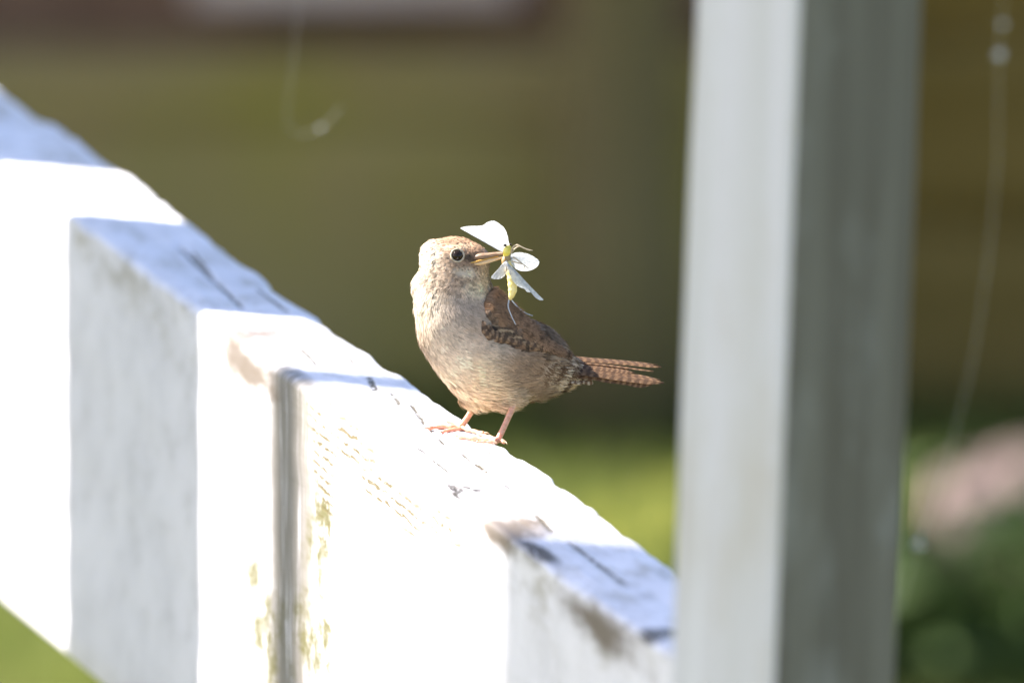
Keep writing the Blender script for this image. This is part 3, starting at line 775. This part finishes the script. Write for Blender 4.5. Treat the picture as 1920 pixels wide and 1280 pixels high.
def build_plumage():
    r = np.random.default_rng(11)
    tri = np.concatenate([BF[:, [0, 1, 2]], BF[:, [0, 2, 3]]]); a, b, c = BV[tri[:, 0]], BV[tri[:, 1]], BV[tri[:, 2]]
    ar = np.linalg.norm(np.cross(b - a, c - a), axis=1); N = 15000
    t = tri[r.choice(len(tri), N, p=ar / ar.sum())]; u = r.uniform(0, 1, (N, 2)); fl = u.sum(1) > 1; u[fl] = 1 - u[fl]
    p = BV[t[:, 0]] + (BV[t[:, 1]] - BV[t[:, 0]]) * u[:, :1] + (BV[t[:, 2]] - BV[t[:, 0]]) * u[:, 1:]
    nn = sdf_grad(p)
    eye = np.hypot(p[:, 0] - 857, p[:, 1] - 479); near = p[:, 2] < 0
    keep = ~((eye < 15) & (p[:, 2] < -10)) & ~(in_wing(p) & (p[:, 2] < -2)) & ~((p[:, 0] > 909) & (p[:, 1] < 493))
    p, nn = p[keep], nn[keep]; N = len(p)
    bill = np.array([925.0, 482, -20]); tail = np.array([1085.0, 705, 10])
    hw = 1 - sstep(p[:, 1] + 0.2 * (p[:, 0] - 850), 525, 610)
    f1 = p - bill; f1 /= np.linalg.norm(f1, axis=1)[:, None]
    f2 = tail - p; f2 /= np.linalg.norm(f2, axis=1)[:, None]; f2[:, 1] += 0.35 * sstep(720 - p[:, 1], 0, 120)
    f1[:, 1] += 0.25
    f = f1 * hw[:, None] + f2 * (1 - hw[:, None])
    f -= nn * np.sum(f * nn, 1)[:, None]; f /= np.linalg.norm(f, axis=1)[:, None] + 1e-9
    clump = np.stack([vnoise2(p[:, 0] / 18, p[:, 1] / 18 + p[:, 2] / 11, 5 + i) for i in range(3)], 1)
    f = f + 0.22 * clump + 0.10 * r.normal(size=(N, 3)); f -= nn * np.sum(f * nn, 1)[:, None]; f /= np.linalg.norm(f, axis=1)[:, None]
    sd_ = np.cross(nn, f)
    face = 1 - sstep(np.hypot(p[:, 0] - 890, p[:, 1] - 488), 15, 75)
    L = (9 + 12 * sstep(p[:, 1], 500, 620)) * (1 - 0.45 * face) * r.uniform(0.7, 1.25, N)
    vent = np.maximum(sstep(p[:, 1], 690, 755), sstep(p[:, 0], 985, 1050))
    L = L * (1 + 0.5 * vent)
    lift = 0.13 + 0.10 * face + 0.12 * r.uniform(0, 1, N) + 0.06 * np.abs(clump[:, 0])
    nape = (p[:, 0] < 818) & (p[:, 1] < 575); L = L * np.where(nape, 1.25, 1); lift = lift + np.where(nape, 0.16, 0) + 0.30 * vent * r.uniform(0.3, 1.3, N)
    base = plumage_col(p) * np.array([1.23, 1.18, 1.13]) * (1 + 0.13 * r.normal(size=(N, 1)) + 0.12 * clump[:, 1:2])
    streak = 1 - 0.45 * np.clip(hw, 0, 1)[:, None] * (r.uniform(0, 1, (N, 1)) < 0.3)
    base = np.clip(base * streak, 0.01, 0.85)
    barbs(p, nn, f, sd_, L, lift, base, face, r, 'plumage', bird)
def barbs(p, nn, f, sd_, L, lift, base, face, r, name, parent):
    N = len(p); K = 7; Vs, Cs, Ns = [], [], []
    for k in range(K):
        a_ = (k - (K - 1) / 2) / ((K - 1) / 2) * 0.42 + r.normal(0, 0.06, N); l = L * (1 - 0.25 * np.abs(a_) / 0.42) * r.uniform(0.8, 1.1, N)
        d = f * np.cos(a_)[:, None] + sd_ * np.sin(a_)[:, None]
        li = lift + r.normal(0, 0.05, N)
        o = p + sd_ * (a_ * L * 0.35)[:, None] - nn * (0.8 - 1.0 * face)[:, None]
        m = o + (d * np.cos(li)[:, None] + nn * np.sin(li)[:, None] * 1.3) * (l * 0.55)[:, None]
        e = o + (d * np.cos(li)[:, None] + nn * (np.sin(li) * 0.75)[:, None]) * l[:, None]
        wv = sd_ * np.cos(a_)[:, None] - f * np.sin(a_)[:, None]; wd = (0.5 + 0.035 * L)[:, None]
        Vs.append(np.stack([o - wv * wd, o + wv * wd, m - wv * wd * .8, m + wv * wd * .8, e - wv * .12, e + wv * .12], 1))
        j = 1 + 0.08 * r.normal(size=(N, 1))
        Cs.append(np.stack([base * .85 * j] * 2 + [base * j] * 2 + [np.clip(base * 1.16 * j, 0, .9)] * 2, 1))
        Ns.append(np.repeat((nn * 0.85 + 0.2 * f + 0.12 * wv * a_[:, None])[:, None], 6, 1))
    V = np.concatenate(Vs).reshape(-1, 3); C = np.concatenate(Cs).reshape(-1, 3); Nn = np.concatenate(Ns).reshape(-1, 3)
    i = np.arange(len(V) // 6)[:, None] * 6
    F = np.concatenate([i + np.array([[0, 2, 3, 1]]), i + np.array([[2, 4, 5, 3]])])
    nw = dir2w(Nn); nw /= np.linalg.norm(nw, axis=1)[:, None]
    o = mk(name, px2w(V), F, M_plume, parent, col=C, normals=nw); o['kind'] = 'stuff'
build_plumage()

# ---- eyes
def eye_material():
    n = NT('eye'); v = n.n('ShaderNodeTexCoord').outputs['Normal']
    f = n.noise(n.obj(), 1500, 2)
    return n.done(n.bsdf(n.mix(f, (0.010, 0.006, 0.004), (0.02, 0.011, 0.006)), 0.05, None, 0.3))
M_eye = eye_material(); M_ring = simple('eye_ring', (0.55, 0.45, 0.33), (0.40, 0.31, 0.22), 900, 0.7, 0.3, 0.0002)
def ring_mesh(c, nrm, rad, rr, n=28, m=8, sq=1.0):
    nrm = nrm / np.linalg.norm(nrm); a = np.cross(nrm, [0, 1.0, 0.1]); a /= np.linalg.norm(a); b = np.cross(nrm, a); V, F = [], []
    for i in range(n):
        t = 2 * math.pi * i / n; e = a * math.cos(t) + b * math.sin(t)
        for j in range(m):
            q = 2 * math.pi * j / m; k = rr * (1 + 0.18 * math.sin(9 * t))
            V.append(c + e * (rad + k * math.cos(q)) + nrm * k * math.sin(q))
            F.append((i * m + j, ((i + 1) % n) * m + j, ((i + 1) % n) * m + (j + 1) % m, i * m + (j + 1) % m))
    return np.array(V), F
for side in (0, 1):
    if side == 0: c = np.array([857.5, 479.0, front_d(857.5, 479)]); nr = sdf_grad(c[None])[0] * 0.6 + np.array([0.05, 0, -0.5])
    else: c = np.array([862.0, 479.0, 2 * -6 - front_d(857.5, 479) + 2]); nr = sdf_grad(c[None])[0]
    nr /= np.linalg.norm(nr)
    v, f = sphere(c - nr * 3.0, 11.2, 24, 16); e = mk('eye', px2w(v), f, M_eye, bird)
    v, f = ring_mesh(c + nr * 1.6, nr, 12.0, 1.9); mk('eye_ring', px2w(v), f, M_ring, e)

# ---- bill
def loft(rings, n=14):
    """rings: centre (px), half height (image), half width (depth)"""
    R_ = smooth_path(np.array(rings, float), 5); V, F = [], []
    for q in R_:
        for j in range(n):
            a = 2 * math.pi * j / n; V.append((q[0] + 0.12 * q[3] * math.sin(a), q[1] + q[3] * math.sin(a), q[2] + q[4] * math.cos(a)))
    m = len(R_)
    for i in range(m - 1):
        for j in range(n): F.append((i * n + j, i * n + (j + 1) % n, (i + 1) * n + (j + 1) % n, (i + 1) * n + j))
    F += [tuple(range(n)), tuple((m - 1) * n + j for j in range(n - 1, -1, -1))]
    return np.array(V), F
def horn(name, c1, c2): 
    n = NT(name); v = n.obj(); c = n.mix(n.ramp(n.noise(n.scale(v, (200, 200, 900)), 1.0, 4), .35, .65), c1, c2)
    return n.done(n.bsdf(c, 0.38, None, 0.45, 0.25, (0.0015, 0.0008, 0.0004)))
M_up = horn('upper_bill', (0.20, 0.12, 0.075), (0.30, 0.19, 0.12)); M_lo = horn('lower_bill', (0.62, 0.42, 0.24), (0.72, 0.52, 0.32))
M_gape = horn('gape', (0.55, 0.30, 0.06), (0.62, 0.36, 0.10))
v, f = loft([(880, 487, -36, 4, 8), (898, 482, -40, 7, 9), (915, 479.5, -45, 5.6, 6.5), (932, 476.5, -50, 4.2, 4.6), (946, 475.5, -57, 2.6, 2.8), (954, 477, -61, 0.8, 1.0)])
mk('upper_beak', px2w(v), f, M_up, bird)
v, f = loft([(878, 497, -40, 2.6, 7), (898, 493, -41, 4.8, 8), (915, 489.5, -45, 4.2, 5.8), (930, 485.8, -49, 3.2, 4.2), (943, 482, -55, 1.9, 2.6), (949, 480, -58, 0.7, 1.0)])
mk('lower_beak', px2w(v), f, M_lo, bird)
v, f = tube(px2w(np.array([(872, 495, -50), (888, 491.5, -50), (902, 488, -49.5), (918, 484.5, -49), (934, 480.8, -54.5)], float)), np.array([1.0, 1.5, 1.3, 1.1, .7]) * S, 6)
mk('gape', v, f, M_gape, bird)

# ---- feathers with a vane, shaft and bars
def vane_material(name, c_dark, c_mid, c_pale, bars, transl=0.25, edge=0.0):
    n = NT(name); uv = n.n('ShaderNodeUVMap').outputs[0]; sp = n.n('ShaderNodeSeparateXYZ'); n.l(uv, sp.inputs[0]); U, V_ = sp.outputs[0], sp.outputs[1]
    av = n.math('ABSOLUTE', n.math('SUBTRACT', V_, 0.5))
    wob = n.math('MULTIPLY', n.noise(n.obj(), 700.0, 3), 0.9)
    ph = n.math('ADD', n.math('ADD', n.math('MULTIPLY', U, bars * 6.283), n.math('MULTIPLY', av, 2.5)), n.math('MULTIPLY', wob, 5.0))
    s = n.math('SINE', ph)
    c = n.mix(n.ramp(s, -0.2, 0.35), c_mid, c_dark)
    c = n.mix(n.math('MULTIPLY', n.ramp(s, -0.45, -0.9), n.ramp(av, 0.08, 0.3)), c, c_pale)
    barb = n.noise(n.scale(n.vec('ADD', uv, (0, 0, 0)), (160, 4, 1)), 1.0, 3)
    c = n.vec('MULTIPLY', c, n.mix(barb, (0.7, 0.7, 0.7), (1.25, 1.25, 1.25)))
    c = n.mix(n.ramp(av, 0.035, 0.015), c, (0.10, 0.06, 0.04))
    if edge: c = n.mix(n.math('MULTIPLY', n.ramp(av, 0.42, 0.49), edge), c, c_pale)
    sh = n.bsdf(c, 0.55, n.bump(barb, 0.3, 0.0003), 0.3)
    t = n.n('ShaderNodeBsdfTranslucent'); n.l(c, t.inputs[0]); x = n.n('ShaderNodeMixShader'); x.inputs[0].default_value = transl
    n.l(sh, x.inputs[1]); n.l(t.outputs[0], x.inputs[2]); return n.done(x.outputs[0])
M_tail = vane_material('tail_feather', (0.12, 0.065, 0.036), (0.22, 0.118, 0.062), (0.28, 0.165, 0.09), 13, 0.42)
M_flight = vane_material('flight_feather', (0.05, 0.03, 0.019), (0.24, 0.135, 0.076), (0.50, 0.34, 0.20), 8, 0.2, 0.3)
M_cov = vane_material('covert_feather', (0.12, 0.076, 0.05), (0.215, 0.135, 0.086), (0.24, 0.155, 0.105), 1.6, 0.2)
M_spot = vane_material('spotted_covert', (0.10, 0.06, 0.038), (0.24, 0.14, 0.08), (0.33, 0.21, 0.125), 2.0, 0.2)
def vane(path, width, side, nseg=16, tip=0.5, camber=0.12, notch=0.0, seed=0):
    """path in pixel space (n x 3), side = unit vector across, width = full width"""
    p = smooth_path(path, max(2, nseg // (len(path) - 1))); m = len(p); t = np.linspace(0, 1, m); r = np.random.default_rng(seed)
    wp = np.minimum(1, (t / 0.16) ** 0.6) * np.clip((1.0 - t) / 0.14, 0.0, 1) ** tip; wp = np.maximum(wp, 0.10)
    side = np.asarray(side, float); tg = np.gradient(p, axis=0); tg /= np.linalg.norm(tg, axis=1)[:, None]
    sd = side - tg * (tg @ side)[:, None]; sd /= np.linalg.norm(sd, axis=1)[:, None]; nr = np.cross(tg, sd)
    cols = [-1, -0.5, -0.05, 0.05, 0.5, 1]; V, UV = [], []
    for i in range(m):
        for c in cols:
            jag = 1 + (0.06 * r.normal() if abs(c) == 1 else 0)
            V.append(p[i] + sd[i] * c * jag * wp[i] * width / 2 + nr[i] * (-camber * width * (1 - abs(c)) if abs(c) > .1 else -camber * width * 1.05)); UV.append((t[i], 0.5 + 0.5 * c))
    k = len(cols); F = [(i * k + j, i * k + j + 1, (i + 1) * k + j + 1, (i + 1) * k + j) for i in range(m - 1) for j in range(k - 1)]
    return np.array(V), F, np.array(UV)

tail = empty('tail', px2w(np.array([[1050.0, 685, 6]]))[0]); tail.parent = bird; tail.matrix_parent_inverse = bird.matrix_world.inverted()
TF = [  # base, mid, tip (pixels, depth), width, tilt of the vane
    ((1046, 668, 26), (1140, 676, 40), (1233, 684.5, 58), 13, 0.42), ((1046, 671, 18), (1145, 679, 26), (1240, 688.5, 34), 13, 0.36),
    ((1046, 676, 8), (1135, 684, 14), (1226, 696.5, 20), 11, 0.25), ((1046, 681, 0), (1130, 691, -4), (1190, 699, -6), 13, 0.45),
    ((1046, 686, -6), (1145, 699, -12), (1238, 713, -18), 15, 0.55), ((1046, 690, -10), (1145, 705, -19), (1245, 718, -27), 16, 0.70),
    ((1046, 692, -8), (1150, 709, -18), (1222, 721.5, -25), 19, 0.95), ((1046, 678, 14), (1120, 686, 22), (1180, 693, 30), 13, 0.4),
    ((1050, 690, 4), (1120, 700, 6), (1185, 709, 8), 15, 0.7), ((1046, 671, 30), (1120, 677, 44), (1190, 684, 58), 13, 0.4)]
for i, (a, b, c, wd, ti) in enumerate(TF):
    v, f, u = vane([a, b, c], wd * 1.2, (0, math.sin(ti), -math.cos(ti)), 18, 0.7, 0.10, seed=i)
    mk('tail_feather', px2w(v), f, M_tail, tail, uv=u)
# under-tail coverts, barred and pale tipped
M_under = vane_material('undertail_covert', (0.24, 0.15, 0.10), (0.52, 0.40, 0.3), (0.78, 0.66, 0.54), 3.2, 0.3)
r_ = np.random.default_rng(19); cov = []
parts_v, parts_f, parts_u, n0 = [], [], [], 0
for i in range(46):
    bx_ = r_.uniform(1005, 1085); t = (bx_ - 1005) / 80; by_ = 690 + 14 * t + r_.uniform(-12, 16) * (1 - 0.5 * t); bd = -26 + 20 * t + r_.uniform(-4, 22)
    L = r_.uniform(26, 44)
    v, f, u = vane([(bx_, by_, bd), (bx_ + L * .5, by_ + 4 + L * .06, bd - 1), (bx_ + L, by_ + 3 + L * .12, bd + 1)], 9, (0, 0.75, -0.6), 8, 0.6, 0.12, seed=100 + i)
    parts_v.append(v); parts_u.append(u); parts_f += [tuple(q + n0 for q in ff) for ff in f]; n0 += len(v)
o = mk('undertail_coverts', px2w(np.concatenate(parts_v)), parts_f, M_under, tail, uv=np.concatenate(parts_u)); o['kind'] = 'stuff'

# ---- wings
CA, SA = math.cos(0.55), math.sin(0.55)
def wing_pt(u, v, side, off=0.0):
    """u along (-1 shoulder .. 1 tip), v across (-1 back .. 1 lower edge)"""
    r2 = min(0.985, (u * 0.80) ** 2 + (v * 0.80) ** 2); h = math.sqrt(1 - r2)
    x, y = wing_xy(u, v); x = float(x); y = float(y)
    if side == 0:
        d = WC[2] + 8 + 20 * max(0, u) - WR[2] * h * (1 - 0.25 * max(0, u))
        if body_sdf(np.array([x, y, front_d(x, y)])) < 1: d = min(d, front_d(x, y) + 1)
        d -= off
    else: d = 30 - (WC[2] + 8 - WR[2] * h) * 0.9 + off - 12
    return np.array([x, y, d])
for side in (0, 1):
    wing = empty('wing', px2w(wing_pt(0, 0, side)[None])[0]); wing.parent = bird; wing.matrix_parent_inverse = bird.matrix_world.inverted()
    # shell under the feathers
    nu, nv = 18, 10; V = []; 
    for i in range(nu):
        for j in range(nv):
            u = -0.98 + 1.96 * i / (nu - 1); lim = 0.97; V.append(wing_pt(u, (-1 + 2 * j / (nv - 1)) * lim, side, -3))
    F = [(i * nv + j, i * nv + j + 1, (i + 1) * nv + j + 1, (i + 1) * nv + j) for i in range(nu - 1) for j in range(nv - 1)]
    mk('wing_base', px2w(np.array(V)), F, M_skin, wing, col=np.ones((len(V), 3)) * np.array([0.11, 0.072, 0.05]))
    sgn = 1 if side == 0 else -1
    # flight feathers: folded fan along the lower edge, tips staggered towards the tail
    for k in range(11):
        t = k / 10
        b0 = (-0.70 + 0.05 * k, 0.62 - 0.75 * t); b1 = (0.15 + 0.02 * k, 0.93 - 0.62 * t); b2 = (0.60 + 0.47 * (1 - abs(t - 0.35)), 0.62 - 0.52 * t)
        pth = [wing_pt(*b0, side, 1.0 + 0.55 * k), wing_pt(*b1, side, 1.5 + 0.55 * k), wing_pt(*b2, side, 1.0 + 0.45 * k)]
        v, f, u = vane(pth, 17, (-SA, CA, 0.12 * sgn), 18, 0.45, 0.08 * sgn, seed=200 + k)
        mk('flight_feather', px2w(v), f, M_flight, wing, uv=u)
    # coverts and scapulars: overlapping scales
    for nm, mat, rows in (('spotted_coverts', M_spot, [(-0.35 + 0.13 * q, 0.62 - 0.10 * q - 0.14 * z, 25, 12, 8.2 - z) for q in range(-5, 6) for z in range(2)]),
                          ('small_coverts', M_cov, [(-0.95 + 0.135 * i + 0.067 * (j % 2), -1.02 + 0.2 * j, 22, 14, 9 + 0.25 * i - 0.15 * j) for i in range(13) for j in range(9)])):
        pv, pf_, pu, n0 = [], [], [], 0
        for i, (u0, v0, L, wd, off) in enumerate(rows):
            if abs(u0) > 0.93 or abs(v0) > 0.95 or (nm == 'small_coverts' and v0 > 0.0 - 0.32 * u0): continue
            ju, jv = r_.normal(0, 0.025, 2); u0 += ju; v0 += jv
            du = L / WR[0]; pth = [wing_pt(u0, v0, side, off), wing_pt(u0 + du * .5, v0 + 0.03, side, off + 0.6), wing_pt(u0 + du, v0 + 0.05, side, off - 1.0)]
            v, f, u = vane(pth, wd, (-SA, CA, 0.1 * sgn), 8, 0.5, 0.10 * sgn, seed=300 + i)
            pv.append(v); pu.append(u); pf_ += [tuple(q + n0 for q in ff) for ff in f]; n0 += len(v)
        o = mk(nm, px2w(np.concatenate(pv)), pf_, mat, wing, uv=np.concatenate(pu)); o['kind'] = 'stuff'

    # soft brown scapular plumage over the upper wing
    r2 = np.random.default_rng(90 + side); uu = r2.uniform(-1, 0.98, 2600); vv = r2.uniform(-1, 0.25, 2600)
    ok = (vv > -0.97) & (vv < -0.08 - 0.30 * uu + 0.06 * r2.normal(size=2600)); uu, vv = uu[ok], vv[ok]
    p = np.array([wing_pt(a, b, side, 10.0) for a, b in zip(uu, vv)]); N = len(p)
    nn = np.stack([SA * -vv * -0.5 + 0.1 * uu, CA * vv * 0.7, -sgn * np.ones(N)], 1); nn /= np.linalg.norm(nn, axis=1)[:, None]
    f = np.stack([CA + 0.1 * r2.normal(size=N), SA + 0.1 * r2.normal(size=N), np.zeros(N)], 1); f -= nn * np.sum(f * nn, 1)[:, None]; f /= np.linalg.norm(f, axis=1)[:, None]
    fl = sstep(vnoise2(p[:, 0] / 5, p[:, 1] / 4, 15), 0.15, 0.6)[:, None]
    bc = np.array([0.30, 0.18, 0.11]) * (1 + 0.18 * r2.normal(size=(N, 1))); bc = bc * (1 - 0.6 * fl * sstep(uu, -0.9, 0.2)[:, None])
    barbs(p, nn, f, np.cross(nn, f), 15 * r2.uniform(0.7, 1.2, N), 0.05 + 0.05 * r2.uniform(0, 1, N), np.clip(bc, 0.02, 0.5), np.zeros(N), r2, 'scapular_plumage', wing)

# ---- legs
def leg_material():
    n = NT('leg_skin'); v = n.obj()
    ring = n.noise(n.scale(v, (500, 500, 1200)), 1.0, 3)
    c = n.mix(n.ramp(ring, .35, .65), (0.58, 0.29, 0.18), (0.68, 0.39, 0.27))
    return n.done(n.bsdf(c, 0.45, n.bump(ring, 0.5, 0.0003), 0.4, 0.45, (0.003, 0.0012, 0.0006)))
M_leg = leg_material(); M_claw = horn('claw', (0.30, 0.19, 0.11), (0.42, 0.28, 0.17))
def toe(leg, pts, r0=5.2, r1=3.6):
    """pts: pixels on the rail's top face, from joint to tip; ends in a curved claw"""
    W = []
    for i, (a, b) in enumerate(pts):
        rr = (r0 + (r1 - r0) * i / (len(pts) - 1)) * S; w_ = on_z(a, b, TOPZ + rr + 0.0002); W.append([*w_, rr])
    sp = smooth_path(W, 7); t = np.linspace(0, 1, len(sp)); rad = sp[:, 3] * (1 + 0.18 * np.cos(t * 2 * math.pi * 3.2))
    v, f = tube(sp[:, :3], rad, 9); o = mk('toe', v, f, M_leg, leg)
    d = sp[-1, :3] - sp[-3, :3]; d[2] = 0; d /= np.linalg.norm(d); s0 = sp[-1, :3]; cl = 16 * S
    cp = np.array([s0 - d * cl * .1, s0 + d * cl * .35 + [0, 0, cl * .12], s0 + d * cl * .75 + [0, 0, cl * .04], s0 + d * cl * .95 - [0, 0, min(cl * .12, s0[2] - TOPZ - 0.0003)]])
    cp = smooth_path(cp, 4); v2, f2 = tube(cp, np.linspace(2.1, 0.35, len(cp)) * S, 7)
    n1 = len(v); me = o.data
    nm_ = mk('claw', v2, f2, M_claw, leg)
def leg(knee, mid, foot_px, toes):
    root = empty('leg', on_z(*foot_px, TOPZ)); root.parent = bird; root.matrix_parent_inverse = bird.matrix_world.inverted()
    ft = on_z(*foot_px, TOPZ + 5.2 * S); k = px2w(np.array([knee], float))[0]; th = px2w(np.array([mid], float))[0]
    q = smooth_path(np.array([[*th, 9 * S], [*k, 6.8 * S], [*(k * .5 + ft * .5 + np.array([0.0003, 0, 0])), 5.6 * S], [*(k * .12 + ft * .88), 5.8 * S], [*ft, 6.0 * S]]), 8)
    v, f = tube(q[:, :3], q[:, 3], 12); mk('shank', v, f, M_leg, root)
    v, f = sphere(ft, 5.6 * S, 12, 8); mk('ankle', v, f, M_leg, root)
    for t in toes: toe(root, *t)
leg((893, 754, 42), (908, 735, 26), (865, 800), [([(865, 800), (846, 800), (824, 800), (803, 803)],), ([(864, 803), (845, 806), (828, 810)], 3.6, 2.4),
                                             ([(866, 798), (852, 792), (838, 789)], 3.6, 2.4), ([(867, 802), (884, 807), (908, 812)], 4.4, 3.2)])
leg((966, 748, -42), (954, 730, -28), (934, 825), [([(932, 826), (910, 823), (884, 821), (860, 819)],), ([(932, 828), (912, 828), (893, 828)], 3.6, 2.4),
                                               ([(932, 823), (912, 817), (896, 813)], 3.6, 2.4), ([(936, 824), (941, 826), (946, 829)], 4.2, 3.4)])
tag(bird, 'small brown wren with a pale breast, holding a white insect in its bill', 'bird')

# ================================================================== the insect in the bill
def wing_mat():
    n = NT('insect_wing'); v = n.obj(); f = n.noise(v, 900, 4)
    c = n.mix(n.ramp(f, .35, .7), (0.84, 0.84, 0.85), (0.66, 0.66, 0.69))
    sh = n.bsdf(c, 0.35, n.bump(n.noise(v, 700, 3), 0.2, 0.0003), 0.5); t = n.n('ShaderNodeBsdfTranslucent'); n.l(c, t.inputs[0])
    x = n.n('ShaderNodeMixShader'); x.inputs[0].default_value = 0.5; n.l(sh, x.inputs[1]); n.l(t.outputs[0], x.inputs[2])
    g = n.n('ShaderNodeBsdfTransparent'); y = n.n('ShaderNodeMixShader'); y.inputs[0].default_value = 0.07
    n.l(x.outputs[0], y.inputs[1]); n.l(g.outputs[0], y.inputs[2]); return n.done(y.outputs[0])
M_iw = wing_mat()
M_yel = simple('yellow_cuticle', (0.80, 0.60, 0.06), (0.85, 0.70, 0.20), 700, 0.4, 0.2, 0.0002)
M_abd = simple('pale_yellow_abdomen', (0.86, 0.64, 0.20), (0.90, 0.74, 0.34), 500, 0.45, 0.3, 0.0003)
M_thx = simple('brown_thorax', (0.30, 0.17, 0.07), (0.45, 0.30, 0.14), 600, 0.5, 0.3, 0.0003)
M_ileg = simple('insect_leg', (0.45, 0.34, 0.22), (0.60, 0.48, 0.34), 900, 0.5, 0.0)
M_ieye = simple('insect_eye', (0.02, 0.01, 0.01), (0.05, 0.03, 0.02), 900, 0.2, 0.0)
ID = -64.0
ins = empty('insect', px2w(np.array([[950.0, 487, ID]]))[0])
def seg_tube(pts, rads, amp=0.0, fr=5, n=12):
    q = smooth_path(np.array([[*p_, r] for p_, r in zip(pts, rads)], float), 8); t = np.linspace(0, 1, len(q)); rr = q[:, 3] * (1 + amp * np.sin(t * 6.283 * fr))
    return tube(px2w(q[:, :3]), rr * S, n)
v, f = seg_tube([(946, 497, ID), (948, 488, ID), (951, 478, ID)], [5, 7.5, 5]); mk('thorax', v, f, M_thx, ins)
v, f = seg_tube([(949, 481, ID), (950, 473, ID - 1), (953, 466, ID - 1), (956, 461, ID)], [5, 7.2, 6.5, 3.0]); hd = mk('head', v, f, M_yel, ins)
for c in ((947, 460, ID - 4), (957, 459, ID + 4)):
    v, f = sphere(px2w(np.array([c], float))[0], 2.6 * S, 12, 8); mk('eye', v, f, M_ieye, hd)
v, f = seg_tube([(951, 490, ID), (955, 505, ID), (960, 525, ID - 1), (961, 545, ID - 1), (956, 562, ID)], [6, 7, 8.5, 8, 3.0], 0.06, 7); mk('abdomen', v, f, M_abd, ins)
for pts in ([(955, 560, ID), (953, 575, ID - 8), (959, 592, ID - 12), (967, 608, ID - 14)], [(958, 561, ID), (970, 575, ID + 12), (984, 586, ID + 20), (999, 592, ID + 22)]):
    v, f = seg_tube(pts, np.linspace(1.5, 0.8, len(pts)), n=5); mk('tail_filament', v, f, M_iw, ins)
def iwing(root, outline, d_root, d_tip, nrad=9, pleat=0.35, seed=0):
    out = smooth_path(np.array(outline, float), 6); m = len(out); c = np.array(root, float); V = []; mx = np.max(np.hypot(*(out - c).T))
    for k in range(nrad + 1):
        t = k / nrad
        for i in range(m):
            q = c + (out[i] - c) * t; dd = d_root + (d_tip - d_root) * t * np.hypot(*(out[i] - c)) / mx
            V.append((q[0], q[1], dd + pleat * t * math.sin(i * 1.55) + 5 * t * (1 - t) * math.sin(i / m * 6)))
    F = [(k * m + i, k * m + i + 1, (k + 1) * m + i + 1, (k + 1) * m + i) for k in range(nrad) for i in range(m - 1)]
    o = mk('wing', px2w(np.array(V)), F, M_iw, ins)
    # veins
    parts = []
    for i in range(2, m - 2, 4):
        parts.append(tube(px2w(np.array([V[k * m + i] for k in range(nrad)]) + [0, 0, -0.6]), np.linspace(0.4, 0.15, nrad) * S, 5))
    v, f = join(parts); o2 = mk('veins', v, f, M_iw, o); o2['kind'] = 'stuff'
    return o
iwing((950, 478), [(949, 478), (930, 466), (900, 448), (880, 438), (866, 430), (864, 427), (878, 424), (903, 423), (913, 417), (923, 414), (931, 416), (945, 427), (951, 440), (954, 455), (957, 468), (953, 478)], ID + 3, ID - 24)
iwing((957, 483), [(958, 476), (972, 473), (990, 476), (1005, 484), (1011, 491), (1007, 500), (994, 507), (978, 508), (966, 503), (958, 494)], ID + 4, ID + 14)
iwing((950, 488), [(948, 488), (936, 502), (925, 514), (921, 520), (925, 523), (936, 523), (944, 519), (950, 510), (955, 498)], ID - 6, ID - 14)
iwing((948, 490), [(947, 489), (960, 500), (980, 521), (1000, 543), (1013, 556), (1019, 562), (1012, 562.5), (1003, 557), (998, 549), (988, 547), (984, 542), (972, 537), (962, 527), (953, 508)], ID - 10, ID - 20)
for pts in ([(957, 474, ID - 3), (962, 463, ID - 8), (970, 460, ID - 10), (984, 466, ID - 12), (999, 470, ID - 12)], [(957, 476, ID), (966, 466, ID), (975, 462, ID), (988, 468, ID + 2), (994, 470, ID + 2)],
            [(962, 482, ID - 3), (974, 490, ID - 8), (983, 497, ID - 8), (991, 503, ID - 8)], [(960, 490, ID - 4), (972, 493, ID - 10), (983, 497, ID - 12), (982, 506, ID - 12)],
            [(958, 470, ID + 2), (968, 459, ID + 6), (976, 461, ID + 6)], [(952, 497, ID - 6), (948, 505, ID - 12), (951, 513, ID - 14)]):
    v, f = seg_tube(pts, np.linspace(1.5, 0.7, len(pts)), n=6); mk('leg', v, f, M_ileg, ins)
tag(ins, 'white winged mayfly with a yellow body clamped in the bird bill', 'insect')
